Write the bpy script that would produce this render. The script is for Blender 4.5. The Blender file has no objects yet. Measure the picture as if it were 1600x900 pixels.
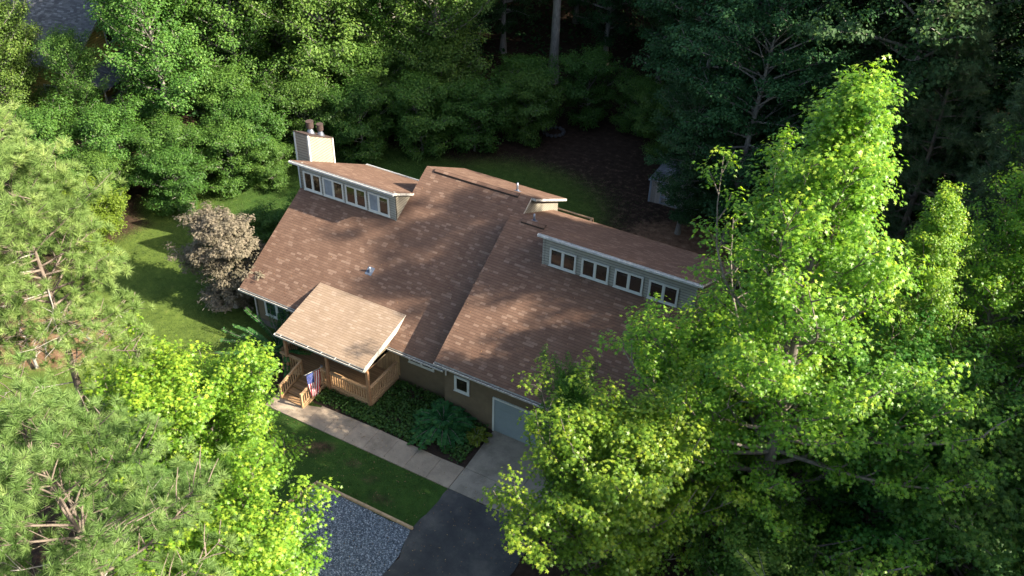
import bpy, math, random
import numpy as np

# ------------------------------------------------------------------ camera, sky, sun, exposure
scene = bpy.context.scene
COL = scene.collection
R = math.radians

def set_camera():
    yaw, pit, rol, f = -0.482045, 0.637284, 0.0324707, 1418.21
    fw = np.array([math.sin(yaw)*math.cos(pit), math.cos(yaw)*math.cos(pit), -math.sin(pit)])
    rt = np.array([math.cos(yaw), -math.sin(yaw), 0.0]); up = np.cross(rt, fw)
    rt2 = rt*math.cos(rol)+up*math.sin(rol); up2 = -rt*math.sin(rol)+up*math.cos(rol)
    from mathutils import Matrix
    m = Matrix.Identity(4)
    for i in range(3):
        m[i][0] = rt2[i]; m[i][1] = up2[i]; m[i][2] = -fw[i]
    m[0][3], m[1][3], m[2][3] = 31.39162, -28.05157, 32.60019
    cd = bpy.data.cameras.new('camera'); cam = bpy.data.objects.new('camera', cd); COL.objects.link(cam)
    cam.matrix_world = m
    cd.sensor_fit = 'HORIZONTAL'; cd.sensor_width = 36.0; cd.lens = f/1600*36.0
    cd.clip_start = 0.5; cd.clip_end = 3000
    scene.camera = cam
set_camera()

SUN_EL, SUN_AZ = 34.5, 11.0         # azimuth measured from +X towards +Y
world = bpy.data.worlds.new('World'); scene.world = world; world.use_nodes = True
wn = world.node_tree; bg = wn.nodes['Background']
sky = wn.nodes.new('ShaderNodeTexSky'); sky.sky_type = 'NISHITA'; sky.sun_disc = False
sky.sun_elevation = R(SUN_EL); sky.sun_rotation = R(90-SUN_AZ)
sky.air_density = 1.0; sky.dust_density = 2.5; sky.ozone_density = 0.6
wn.links.new(sky.outputs[0], bg.inputs[0]); bg.inputs[1].default_value = 0.10
sd = bpy.data.lights.new('sun', 'SUN'); sd.energy = 4.8; sd.angle = R(0.53); sd.color = (1.0, 0.91, 0.76)
so = bpy.data.objects.new('sun', sd); COL.objects.link(so)
so.rotation_euler = (R(90-SUN_EL), 0, R(SUN_AZ+90))
scene.view_settings.view_transform = 'Standard'; scene.view_settings.look = 'None'
scene.view_settings.gamma = 1.0; scene.view_settings.use_curve_mapping = False
scene.view_settings.exposure = 1.95
try:
    scene.cycles.max_bounces = 6; scene.cycles.diffuse_bounces = 3; scene.cycles.glossy_bounces = 2
    scene.cycles.transmission_bounces = 4; scene.cycles.use_denoising = True
except Exception: pass

# ------------------------------------------------------------------ material helpers
def mat_new(name):
    m = bpy.data.materials.new(name); m.use_nodes = True
    nt = m.node_tree; nt.nodes.clear()
    out = nt.nodes.new('ShaderNodeOutputMaterial')
    return m, nt, out
def N(nt, t, **kw):
    n = nt.nodes.new(t)
    for k, v in kw.items():
        if hasattr(n, k): setattr(n, k, v)
        else: n.inputs[k.replace('_', ' ')].default_value = v
    return n
def val(nt, op, a, b=None, c=None):
    n = nt.nodes.new('ShaderNodeMath'); n.operation = op
    for i, x in enumerate((a, b, c)):
        if x is None: continue
        if isinstance(x, (int, float)): n.inputs[i].default_value = x
        else: nt.links.new(x, n.inputs[i])
    return n.outputs[0]
def ramp(nt, fac, stops, interp='LINEAR'):
    r = nt.nodes.new('ShaderNodeValToRGB'); r.color_ramp.interpolation = interp
    e = r.color_ramp.elements
    while len(e) < len(stops): e.new(0.5)
    for i, (p, c) in enumerate(stops):
        e[i].position = p; e[i].color = (*c, 1)
    nt.links.new(fac, r.inputs[0]); return r.outputs[0]
def noise(nt, vec, scale, detail=4, rough=0.55):
    n = nt.nodes.new('ShaderNodeTexNoise'); n.inputs['Scale'].default_value = scale
    n.inputs['Detail'].default_value = detail; n.inputs['Roughness'].default_value = rough
    if vec is not None: nt.links.new(vec, n.inputs['Vector'])
    return n.outputs['Fac']
def mixc(nt, fac, a, b, mode='MIX'):
    n = nt.nodes.new('ShaderNodeMix'); n.data_type = 'RGBA'; n.blend_type = mode
    for s, x in ((0, fac), (6, a), (7, b)):
        if isinstance(x, (int, float)): n.inputs[s].default_value = x
        elif isinstance(x, tuple): n.inputs[s].default_value = (*x, 1)
        else: nt.links.new(x, n.inputs[s])
    return n.outputs[2]
def coords(nt, which='Object'):
    return nt.nodes.new('ShaderNodeTexCoord').outputs[which]
def bsdf(nt, out, color, rough=0.8, bump=None, bump_d=0.02, bump_s=0.6, spec=0.3, metal=0.0):
    p = nt.nodes.new('ShaderNodeBsdfPrincipled')
    if isinstance(color, tuple): p.inputs['Base Color'].default_value = (*color, 1)
    else: nt.links.new(color, p.inputs['Base Color'])
    if isinstance(rough, (int, float)): p.inputs['Roughness'].default_value = rough
    else: nt.links.new(rough, p.inputs['Roughness'])
    p.inputs['Specular IOR Level'].default_value = spec; p.inputs['Metallic'].default_value = metal
    if bump is not None:
        b = nt.nodes.new('ShaderNodeBump'); b.inputs['Strength'].default_value = bump_s; b.inputs['Distance'].default_value = bump_d
        nt.links.new(bump, b.inputs['Height']); nt.links.new(b.outputs[0], p.inputs['Normal'])
    nt.links.new(p.outputs[0], out.inputs[0]); return p
def simple(name, col, rough=0.7, var=0.25, scale=3.0, spec=0.3, metal=0.0, bscale=None, bd=0.01):
    m, nt, out = mat_new(name)
    v = coords(nt)
    n = noise(nt, v, scale, 6, 0.65)
    lo = tuple(c*(1-var) for c in col); hi = tuple(min(1, c*(1+var)) for c in col)
    c = ramp(nt, n, [(0.3, lo), (0.7, hi)])
    b = noise(nt, v, bscale, 3) if bscale else None
    bsdf(nt, out, c, rough, b, bd, 0.6, spec, metal); return m

def shingle_mat(name, base_lo, base_hi, light, moss=0.0):
    m, nt, out = mat_new(name)
    uv = coords(nt, 'UV')
    sep = nt.nodes.new('ShaderNodeSeparateXYZ'); nt.links.new(uv, sep.inputs[0])
    u, v = sep.outputs[0], sep.outputs[1]
    rowf = val(nt, 'DIVIDE', v, 0.145); row = val(nt, 'FLOOR', rowf); fr = val(nt, 'FRACT', rowf)
    wn1 = nt.nodes.new('ShaderNodeTexWhiteNoise'); wn1.noise_dimensions = '1D'; nt.links.new(row, wn1.inputs['W'])
    uo = val(nt, 'ADD', u, val(nt, 'MULTIPLY', wn1.outputs[0], 7.3))
    colf = val(nt, 'DIVIDE', uo, 0.30); colm = val(nt, 'FLOOR', colf); fc = val(nt, 'FRACT', colf)
    comb = nt.nodes.new('ShaderNodeCombineXYZ'); nt.links.new(colm, comb.inputs[0]); nt.links.new(row, comb.inputs[1])
    w2 = nt.nodes.new('ShaderNodeTexWhiteNoise'); w2.noise_dimensions = '2D'; nt.links.new(comb.outputs[0], w2.inputs['Vector'])
    c = ramp(nt, w2.outputs[0], [(0.0, base_lo), (0.45, tuple((a+b)/2 for a, b in zip(base_lo, base_hi))), (0.82, base_hi), (0.95, light)])
    # granule speckle and weathering streaks (grime with its own shape, running down the slope)
    g = noise(nt, uv, 60, 2, 0.7)
    c = mixc(nt, 0.35, c, ramp(nt, g, [(0.3, (0.55, 0.55, 0.55)), (0.7, (1, 1, 1))]), 'MULTIPLY')
    mp = nt.nodes.new('ShaderNodeMapping'); nt.links.new(uv, mp.inputs[0]); mp.inputs['Scale'].default_value = (0.8, 0.18, 1)
    st = noise(nt, mp.outputs[0], 1.3, 5, 0.6)
    c = mixc(nt, 0.45, c, ramp(nt, st, [(0.35, (0.72, 0.70, 0.70)), (0.6, (1, 1, 1))]), 'MULTIPLY')
    if moss:
        ms = noise(nt, uv, 0.7, 6, 0.7)
        c = mixc(nt, ramp(nt, ms, [(0.60, (0, 0, 0)), (0.72, (moss,)*3)]), c, (0.05, 0.05, 0.035))
    # dark joint under each course
    edge = val(nt, 'LESS_THAN', fr, 0.13); jt = val(nt, 'LESS_THAN', fc, 0.035)
    dk = val(nt, 'MAXIMUM', edge, val(nt, 'MULTIPLY', jt, 0.6))
    c = mixc(nt, val(nt, 'MULTIPLY', dk, 0.5), c, (0.03, 0.022, 0.018))
    h = val(nt, 'ADD', val(nt, 'MULTIPLY', val(nt, 'SUBTRACT', 1.0, fr), 1.0), val(nt, 'ADD', val(nt, 'MULTIPLY', w2.outputs[0], 0.5), val(nt, 'MULTIPLY', g, 0.4)))
    bsdf(nt, out, c, 0.92, h, 0.010, 0.8, 0.15); return m

def siding_mat(name, col, lap=0.15):
    m, nt, out = mat_new(name)
    v = coords(nt)
    sep = nt.nodes.new('ShaderNodeSeparateXYZ'); nt.links.new(v, sep.inputs[0])
    f = val(nt, 'FRACT', val(nt, 'DIVIDE', sep.outputs[2], lap))
    n = noise(nt, v, 2.2, 6, 0.7)
    c = ramp(nt, n, [(0.3, tuple(x*0.75 for x in col)), (0.7, col)])
    c = mixc(nt, val(nt, 'MULTIPLY', val(nt, 'LESS_THAN', f, 0.2), 0.72), c, tuple(x*0.25 for x in col))  # dark strip per lap: the board's shade line put into the colour
    bsdf(nt, out, c, 0.75, val(nt, 'SUBTRACT', 1.0, f), 0.02, 0.8, 0.25); return m

def board_mat(name, col, w=0.14, axis=0, rough=0.8, dark=0.35):
    m, nt, out = mat_new(name)
    v = coords(nt)
    sep = nt.nodes.new('ShaderNodeSeparateXYZ'); nt.links.new(v, sep.inputs[0])
    q = val(nt, 'DIVIDE', sep.outputs[axis], w); f = val(nt, 'FRACT', q)
    w1 = nt.nodes.new('ShaderNodeTexWhiteNoise'); w1.noise_dimensions = '1D'; nt.links.new(val(nt, 'FLOOR', q), w1.inputs['W'])
    mp = nt.nodes.new('ShaderNodeMapping'); nt.links.new(v, mp.inputs[0])
    sc = [9, 9, 9]; sc[1 if axis == 0 else 0] = 1.2; mp.inputs['Scale'].default_value = sc
    n = noise(nt, mp.outputs[0], 1.6, 5, 0.7)
    mixv = val(nt, 'ADD', val(nt, 'MULTIPLY', n, 0.7), val(nt, 'MULTIPLY', w1.outputs[0], 0.35))
    c = ramp(nt, mixv, [(0.25, tuple(x*0.6 for x in col)), (0.75, tuple(x*1.15 for x in col))])
    c = mixc(nt, val(nt, 'MULTIPLY', val(nt, 'LESS_THAN', f, 0.07), 0.8), c, tuple(x*dark*0.4 for x in col))
    bsdf(nt, out, c, rough, n, 0.006, 0.6, 0.25); return m

def concrete_mat(name, col, stain=0.5):
    m, nt, out = mat_new(name)
    v = coords(nt)
    a = noise(nt, v, 0.9, 8, 0.7); b = noise(nt, v, 14, 4, 0.7)
    c = ramp(nt, a, [(0.30, tuple(x*(1-stain) for x in col)), (0.52, tuple(x*0.85 for x in col)), (0.72, tuple(x*1.12 for x in col))])
    c = mixc(nt, 0.4, c, ramp(nt, b, [(0.3, (0.6, 0.6, 0.6)), (0.7, (1, 1, 1))]), 'MULTIPLY')
    bsdf(nt, out, c, 0.85, b, 0.006, 0.5, 0.25); return m

def asphalt_mat():
    m, nt, out = mat_new('asphalt')
    v = coords(nt)
    a = noise(nt, v, 0.6, 7, 0.7); b = noise(nt, v, 45, 3, 0.8)
    c = ramp(nt, a, [(0.3, (0.036, 0.036, 0.037)), (0.5, (0.062, 0.060, 0.058)), (0.68, (0.115, 0.105, 0.092))])
    c = mixc(nt, 0.6, c, ramp(nt, b, [(0.35, (0.55, 0.55, 0.55)), (0.7, (1, 1, 1))]), 'MULTIPLY')
    bsdf(nt, out, c, 0.85, b, 0.008, 0.7, 0.3); return m

def gravel_mat():
    m, nt, out = mat_new('gravel')
    v = coords(nt)
    vo = nt.nodes.new('ShaderNodeTexVoronoi'); vo.inputs['Scale'].default_value = 19; nt.links.new(v, vo.inputs['Vector'])
    sc = nt.nodes.new('ShaderNodeSeparateColor'); nt.links.new(vo.outputs['Color'], sc.inputs[0])
    c = ramp(nt, sc.outputs[0], [(0.0, (0.07, 0.085, 0.105)), (0.5, (0.17, 0.20, 0.235)), (0.8, (0.30, 0.33, 0.36)), (1.0, (0.5, 0.52, 0.55))])
    c = mixc(nt, 0.8, c, ramp(nt, vo.outputs['Distance'], [(0.25, (1, 1, 1)), (0.6, (0.3, 0.3, 0.32))]), 'MULTIPLY')
    h = val(nt, 'SUBTRACT', 1.0, vo.outputs['Distance'])
    bsdf(nt, out, c, 0.8, h, 0.03, 0.9, 0.25); return m

def ground_mat():
    m, nt, out = mat_new('ground')
    v = coords(nt)
    at = nt.nodes.new('ShaderNodeAttribute'); at.attribute_name = 'cover'
    sc = nt.nodes.new('ShaderNodeSeparateColor'); nt.links.new(at.outputs['Color'], sc.inputs[0])
    grass_m, dirt_m, lush = sc.outputs[0], sc.outputs[1], sc.outputs[2]
    big = noise(nt, v, 0.5, 6, 0.65); mid = noise(nt, v, 2.3, 6, 0.7); fine = noise(nt, v, 16, 5, 0.75); vf = noise(nt, v, 55, 3, 0.8)
    litter = ramp(nt, mid, [(0.3, (0.022, 0.014, 0.010)), (0.5, (0.042, 0.026, 0.018)), (0.7, (0.070, 0.044, 0.030))])
    litter = mixc(nt, 0.7, litter, ramp(nt, fine, [(0.35, (0.65, 0.63, 0.60)), (0.65, (1.12, 1.1, 1.05))]), 'MULTIPLY')
    dirt = ramp(nt, mid, [(0.3, (0.11, 0.055, 0.032)), (0.55, (0.20, 0.115, 0.070)), (0.75, (0.32, 0.20, 0.13))])
    dirt = mixc(nt, 0.6, dirt, ramp(nt, fine, [(0.35, (0.55, 0.52, 0.5)), (0.65, (1.1, 1.1, 1.05))]), 'MULTIPLY')
    g1 = ramp(nt, mid, [(0.3, (0.060, 0.095, 0.020)), (0.6, (0.105, 0.150, 0.030)), (0.75, (0.17, 0.18, 0.06))])
    g2 = ramp(nt, mid, [(0.3, (0.028, 0.065, 0.014)), (0.6, (0.050, 0.100, 0.020)), (0.75, (0.09, 0.12, 0.03))])
    g = mixc(nt, lush, g1, g2)
    g = mixc(nt, 0.6, g, ramp(nt, big, [(0.35, (0.6, 0.62, 0.6)), (0.65, (1.15, 1.12, 1.0))]), 'MULTIPLY')
    g = mixc(nt, 0.75, g, ramp(nt, vf, [(0.35, (0.4, 0.42, 0.4)), (0.65, (1.25, 1.25, 1.15))]), 'MULTIPLY')
    def soft(mask, k, w, e=0.12):
        x = val(nt, 'ADD', mask, val(nt, 'MULTIPLY', val(nt, 'SUBTRACT', k, 0.5), w))
        y = nt.nodes.new('ShaderNodeMapRange'); y.inputs['From Min'].default_value = 0.5-e; y.inputs['From Max'].default_value = 0.5+e
        nt.links.new(x, y.inputs['Value']); return y.outputs[0]
    c = mixc(nt, soft(dirt_m, mid, 1.2, 0.3), litter, dirt)
    c = mixc(nt, soft(grass_m, fine, 1.6), c, g)
    h = val(nt, 'ADD', fine, val(nt, 'MULTIPLY', mid, 0.6))
    bsdf(nt, out, c, 0.95, h, 0.05, 0.8, 0.1); return m

def leaf_mat(name, dark, mid, light, trans=0.35, tcol=None, rough=0.5, spec=0.22, huevar=0.02):
    m, nt, out = mat_new(name)
    at = nt.nodes.new('ShaderNodeAttribute'); at.attribute_name = 'tint'
    oi = nt.nodes.new('ShaderNodeObjectInfo')
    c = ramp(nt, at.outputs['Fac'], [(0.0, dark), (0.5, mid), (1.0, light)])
    hs = nt.nodes.new('ShaderNodeHueSaturation'); nt.links.new(c, hs.inputs['Color'])
    h = nt.nodes.new('ShaderNodeMapRange'); nt.links.new(oi.outputs['Random'], h.inputs['Value'])
    h.inputs['To Min'].default_value = 0.5-huevar; h.inputs['To Max'].default_value = 0.5+huevar; nt.links.new(h.outputs[0], hs.inputs['Hue'])
    vr = nt.nodes.new('ShaderNodeMapRange'); nt.links.new(val(nt, 'FRACT', val(nt, 'MULTIPLY', oi.outputs['Random'], 7.7)), vr.inputs['Value'])
    vr.inputs['To Min'].default_value = 0.85; vr.inputs['To Max'].default_value = 1.15; nt.links.new(vr.outputs[0], hs.inputs['Value'])
    c = hs.outputs[0]
    p = nt.nodes.new('ShaderNodeBsdfPrincipled'); nt.links.new(c, p.inputs['Base Color'])
    p.inputs['Roughness'].default_value = rough; p.inputs['Specular IOR Level'].default_value = spec
    t = nt.nodes.new('ShaderNodeBsdfTranslucent')
    tc = mixc(nt, 1.0, c, (1.65, 1.75, 0.6) if tcol is None else tcol, 'MULTIPLY')
    nt.links.new(tc, t.inputs[0])
    mx = nt.nodes.new('ShaderNodeMixShader'); mx.inputs[0].default_value = trans
    nt.links.new(p.outputs[0], mx.inputs[1]); nt.links.new(t.outputs[0], mx.inputs[2]); nt.links.new(mx.outputs[0], out.inputs[0])
    return m

def bark_mat(name, col):
    m, nt, out = mat_new(name)
    v = coords(nt)
    mp = nt.nodes.new('ShaderNodeMapping'); nt.links.new(v, mp.inputs[0]); mp.inputs['Scale'].default_value = (6, 6, 1.2)
    n = noise(nt, mp.outputs[0], 1.5, 6, 0.75); b = noise(nt, v, 0.7, 3)
    c = ramp(nt, n, [(0.3, tuple(x*0.4 for x in col)), (0.7, tuple(x*1.3 for x in col))])
    c = mixc(nt, 0.3, c, ramp(nt, b, [(0.4, (0.6, 0.62, 0.55)), (0.6, (1.1, 1.1, 1.1))]), 'MULTIPLY')
    bsdf(nt, out, c, 0.9, n, 0.03, 0.9, 0.15); return m

M = {}
M['shingle'] = shingle_mat('roof_shingle', (0.140, 0.082, 0.057), (0.172, 0.104, 0.072), (0.225, 0.146, 0.105), 0.0)
M['shingle_porch'] = shingle_mat('porch_shingle', (0.265, 0.190, 0.130), (0.290, 0.212, 0.150), (0.325, 0.242, 0.175))
M['shingle_grey'] = shingle_mat('grey_shingle', (0.12, 0.12, 0.13), (0.20, 0.20, 0.21), (0.28, 0.28, 0.29))
M['siding'] = siding_mat('beige_siding', (0.25, 0.225, 0.175))
M['siding_dark'] = siding_mat('taupe_siding', (0.30, 0.245, 0.175), 0.2)
M['stucco'] = simple('taupe_wall', (0.125, 0.095, 0.058), 0.85, 0.15, 1.5, bscale=25)
M['chimney_siding'] = siding_mat('chimney_siding', (0.30, 0.26, 0.20), 0.17)
M['foundation'] = simple('foundation_block', (0.10, 0.085, 0.07), 0.9, 0.3, 4)
M['trim'] = simple('white_trim', (0.44, 0.42, 0.37), 0.5, 0.18, 5)
M['trim_dirty'] = simple('weathered_trim', (0.42, 0.40, 0.36), 0.6, 0.45, 9)
M['frame'] = simple('window_frame_paint', (0.52, 0.53, 0.49), 0.45, 0.08, 6)
M['gutter'] = simple('gutter_metal', (0.50, 0.50, 0.48), 0.4, 0.3, 7)
M['debris_vent_shade'] = simple('gutter_debris_vent_shade', (0.05, 0.035, 0.025), 0.95, 0.6, 20)
M['wood'] = board_mat('deck_wood', (0.40, 0.235, 0.115), 0.14, 1)
M['wood_wall'] = board_mat('porch_board_wall', (0.36, 0.23, 0.115), 0.2, 0)
M['rail'] = simple('rail_wood', (0.42, 0.26, 0.135), 0.75, 0.3, 8)
M['post'] = simple('post_wood', (0.30, 0.165, 0.085), 0.75, 0.3, 5)
M['concrete'] = concrete_mat('concrete', (0.37, 0.29, 0.21), 0.45)
M['apron'] = concrete_mat('apron_concrete', (0.33, 0.28, 0.215), 0.5)
M['asphalt'] = asphalt_mat()
M['gravel'] = gravel_mat()
M['timber'] = simple('edging_timber', (0.42, 0.28, 0.16), 0.8, 0.3, 6)
M['ground'] = ground_mat()
M['door_blue'] = simple('garage_door_paint', (0.20, 0.24, 0.25), 0.5, 0.06, 2)
M['shed_wall'] = board_mat('shed_siding', (0.34, 0.29, 0.24), 0.2, 0)
M['metal'] = simple('galvanised_metal', (0.22, 0.24, 0.28), 0.35, 0.25, 12, 0.5, 0.7)
M['rust'] = simple('rusty_cap', (0.055, 0.036, 0.030), 0.8, 0.35, 14)
M['vent'] = simple('vent_pipe_grey', (0.10, 0.12, 0.16), 0.5, 0.3, 10)
M['soil'] = simple('bed_soil', (0.035, 0.022, 0.015), 0.95, 0.5, 5, bscale=30, bd=0.03)
M['bark_sg'] = bark_mat('sweetgum_bark', (0.20, 0.17, 0.14))
M['bark_pine'] = bark_mat('pine_bark', (0.19, 0.15, 0.12))
M['bark_grey'] = bark_mat('grey_bark', (0.26, 0.24, 0.21))
M['deadwood'] = bark_mat('dead_wood', (0.36, 0.33, 0.29))
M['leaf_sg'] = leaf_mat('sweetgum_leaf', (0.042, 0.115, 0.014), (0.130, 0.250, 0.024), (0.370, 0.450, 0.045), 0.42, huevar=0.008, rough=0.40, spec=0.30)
M['leaf_sg2'] = leaf_mat('sweetgum_leaf_deep_and_shaded', (0.030, 0.085, 0.016), (0.060, 0.140, 0.020), (0.150, 0.230, 0.035), 0.34)  # darker copy; on the right-hand trees it stands in for shade
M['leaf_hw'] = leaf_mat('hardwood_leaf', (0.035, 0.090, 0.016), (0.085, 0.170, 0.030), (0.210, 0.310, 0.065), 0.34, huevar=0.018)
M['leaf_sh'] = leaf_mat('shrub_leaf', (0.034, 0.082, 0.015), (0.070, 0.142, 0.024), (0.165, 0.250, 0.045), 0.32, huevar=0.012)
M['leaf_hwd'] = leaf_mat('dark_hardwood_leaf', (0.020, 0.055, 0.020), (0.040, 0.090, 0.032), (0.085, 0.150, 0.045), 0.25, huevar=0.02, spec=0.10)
M['leaf_yel'] = leaf_mat('yellow_green_leaf', (0.070, 0.120, 0.012), (0.120, 0.185, 0.018), (0.21, 0.26, 0.03), 0.35)
M['needle'] = leaf_mat('pine_needle', (0.080, 0.155, 0.035), (0.170, 0.270, 0.075), (0.33, 0.42, 0.14), 0.36, (1.3, 1.3, 0.8), 0.5)
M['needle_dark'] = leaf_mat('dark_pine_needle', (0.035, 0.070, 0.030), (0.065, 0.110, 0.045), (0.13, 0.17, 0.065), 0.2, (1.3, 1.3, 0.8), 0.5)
M['cedar'] = leaf_mat('faded_cedar', (0.095, 0.088, 0.052), (0.200, 0.170, 0.118), (0.310, 0.255, 0.190), 0.15, (1.1, 1.0, 0.8), 0.7, 0.1, 0.0)
M['leaf_bed'] = leaf_mat('bed_plant_leaf', (0.015, 0.065, 0.020), (0.028, 0.105, 0.035), (0.06, 0.16, 0.035), 0.2, spec=0.1)
M['leaf_ivy'] = leaf_mat('ivy_leaf', (0.026, 0.066, 0.014), (0.046, 0.108, 0.020), (0.100, 0.165, 0.035), 0.2)
M['leaf_hosta'] = leaf_mat('hosta_leaf', (0.06, 0.11, 0.012), (0.12, 0.17, 0.02), (0.22, 0.25, 0.04), 0.25)
M['grass'] = leaf_mat('grass_blade', (0.045, 0.085, 0.018), (0.080, 0.130, 0.026), (0.16, 0.18, 0.05), 0.3)
M['shed_trim'] = simple('shed_trim_paint', (0.26, 0.28, 0.30), 0.6, 0.25, 5)
M['dead_leaf'] = leaf_mat('dead_leaf', (0.10, 0.05, 0.025), (0.22, 0.13, 0.06), (0.38, 0.27, 0.12), 0.1)
M['cone'] = simple('pine_cone_brown', (0.20, 0.10, 0.055), 0.8, 0.4, 30)
M['yellow_paint'] = simple('yellow_siding', (0.62, 0.44, 0.13), 0.7, 0.15, 3)
M['stone'] = simple('ring_stone', (0.06, 0.06, 0.062), 0.9, 0.4, 6)
def glass_mat(name, col, rough=0.05):
    m, nt, out = mat_new(name)
    v = coords(nt); n = noise(nt, v, 1.1, 3)
    c = ramp(nt, n, [(0.35, tuple(x*0.5 for x in col)), (0.65, tuple(x*1.4 for x in col))])
    bsdf(nt, out, c, rough, None, spec=0.8); return m
M['glass'] = glass_mat('window_glass', (0.030, 0.020, 0.014))
M['glass_green'] = glass_mat('window_glass_green', (0.03, 0.06, 0.05))
M['blind'] = simple('window_blind', (0.20, 0.23, 0.26), 0.6, 0.2, 4)

# ------------------------------------------------------------------ object helpers
def link(o, parent=None):
    COL.objects.link(o)
    if parent is not None: o.parent = parent
    return o
def thing(name, label, cat, loc=(0, 0, 0), rz=0.0, group=None):
    o = bpy.data.objects.new(name, None); COL.objects.link(o)
    o.empty_display_size = 0.5
    o.location = loc; o.rotation_euler = (0, 0, rz); tag(o, label, cat, group); return o
def tag(o, label, cat, group=None):
    o['label'] = label; o['category'] = cat
    if group: o['group'] = group
    return o
def structure(o): o['kind'] = 'structure'; return o

class MB:
    """collects quads / polygons, boxes and tubes into one mesh"""
    def __init__(s): s.v = []; s.f = []; s.uv = []; s.mi = []
    def poly(s, pts, uv=None, mi=0):
        i = len(s.v); s.v += [tuple(p) for p in pts]; s.f.append(list(range(i, i+len(pts))))
        s.uv.append(uv if uv else [(p[0], p[1]) for p in pts]); s.mi.append(mi)
    def box(s, a, b, mi=0):
        x0, y0, z0 = a; x1, y1, z1 = b
        p = [(x0,y0,z0),(x1,y0,z0),(x1,y1,z0),(x0,y1,z0),(x0,y0,z1),(x1,y0,z1),(x1,y1,z1),(x0,y1,z1)]
        for q in ((0,3,2,1),(4,5,6,7),(0,1,5,4),(1,2,6,5),(2,3,7,6),(3,0,4,7)):
            s.poly([p[k] for k in q], mi=mi)
    def bar(s, a, b, w, h=None, mi=0, up=(0, 0, 1)):
        """rectangular bar from a to b, w wide, h high"""
        h = h or w
        a = np.array(a, float); b = np.array(b, float); d = b-a; d /= np.linalg.norm(d)
        up = np.array(up, float)
        if abs(d@up) > 0.98: up = np.array((0, 1.0, 0))
        sd_ = np.cross(d, up); sd_ /= np.linalg.norm(sd_); u = np.cross(sd_, d)
        P_ = []
        for q in (a, b):
            for sx, sy in ((-1,-1),(1,-1),(1,1),(-1,1)): P_.append(q+sd_*sx*w/2+u*sy*h/2)
        for q in ((0,3,2,1),(4,5,6,7),(0,1,5,4),(1,2,6,5),(2,3,7,6),(3,0,4,7)):
            s.poly([P_[k] for k in q], mi=mi)
    def tube(s, pts, rad, n=8, cap=True, mi=0):
        pts = [np.array(p, float) for p in pts]; rings = []
        for i, p in enumerate(pts):
            d = pts[min(i+1, len(pts)-1)]-pts[max(i-1, 0)]; d /= max(np.linalg.norm(d), 1e-9)
            a = np.cross(d, (0, 0, 1.0))
            if np.linalg.norm(a) < 1e-3: a = np.array((1.0, 0, 0))
            a /= np.linalg.norm(a); b = np.cross(d, a); r = rad[i] if hasattr(rad, '__len__') else rad
            i0 = len(s.v); s.v += [tuple(p+r*(math.cos(t)*a+math.sin(t)*b)) for t in np.arange(n)*2*math.pi/n]; rings.append(i0)
        for i in range(len(rings)-1):
            for k in range(n):
                s.f.append([rings[i]+k, rings[i]+(k+1)%n, rings[i+1]+(k+1)%n, rings[i+1]+k]); s.uv.append([(0, 0)]*4); s.mi.append(mi)
        if cap:
            for r0, rev in ((rings[0], 1), (rings[-1], 0)):
                f = [r0+k for k in range(n)]
                s.f.append(f[::-1] if rev else f); s.uv.append([(0, 0)]*n); s.mi.append(mi)
    def slab(s, pts, uv, t, axis=(0, 0, -1), mi=0, mside=None):
        """polygon top with thickness t downwards"""
        mside = mi if mside is None else mside
        n = len(pts); lo = [tuple(np.array(p)+np.array(axis)*t) for p in pts]
        s.poly(pts, uv, mi); s.poly(lo[::-1], None, mside)
        for i in range(n):
            j = (i+1) % n; s.poly([pts[i], lo[i], lo[j], pts[j]], None, mside)
    def prism(s, prof, x0, x1, mi=0):
        """profile [(y,z)...] extruded along X"""
        a = [(x0, y, z) for y, z in prof]; b = [(x1, y, z) for y, z in prof]; n = len(prof)
        s.poly(a[::-1], None, mi); s.poly(b, None, mi)
        for i in range(n):
            j = (i+1) % n; s.poly([a[i], a[j], b[j], b[i]], None, mi)
    def build(s, name, mats, parent=None, smooth=False):
        me = bpy.data.meshes.new(name); me.from_pydata(s.v, [], s.f)
        ul = me.uv_layers.new(name='UVMap'); k = 0
        for u in s.uv:
            for q in u: ul.data[k].uv = q; k += 1
        if not isinstance(mats, (list, tuple)): mats = [mats]
        for m in mats: me.materials.append(m)
        if len(mats) > 1:
            for p, mi in zip(me.polygons, s.mi): p.material_index = mi
        if smooth:
            for p in me.polygons: p.use_smooth = True
        import bmesh
        bm = bmesh.new(); bm.from_mesh(me); bmesh.ops.recalc_face_normals(bm, faces=bm.faces); bm.to_mesh(me); bm.free()
        me.update()
        return link(bpy.data.objects.new(name, me), parent)

def np_mesh(name, V, F, mat, tint=None, parent=None, smooth=False, mi=None, mats=None):
    """V (n,3), F (m,k) all faces with the same number of corners"""
    me = bpy.data.meshes.new(name); V = np.ascontiguousarray(V, np.float32); F = np.ascontiguousarray(F, np.int32)
    me.vertices.add(len(V)); me.vertices.foreach_set('co', V.ravel())
    me.loops.add(F.size); me.loops.foreach_set('vertex_index', F.ravel())
    me.polygons.add(len(F)); k = F.shape[1]
    me.polygons.foreach_set('loop_start', np.arange(len(F), dtype=np.int32)*k)
    me.polygons.foreach_set('loop_total', np.full(len(F), k, np.int32))
    if tint is not None:
        a = me.attributes.new('tint', 'FLOAT', 'POINT'); a.data.foreach_set('value', np.ascontiguousarray(tint, np.float32))
    me.update(calc_edges=True); me.validate()
    me.materials.append(mat)
    if smooth: me.polygons.foreach_set('use_smooth', np.ones(len(F), bool))
    o = bpy.data.objects.new(name, me)
    return link(o, parent)
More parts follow.
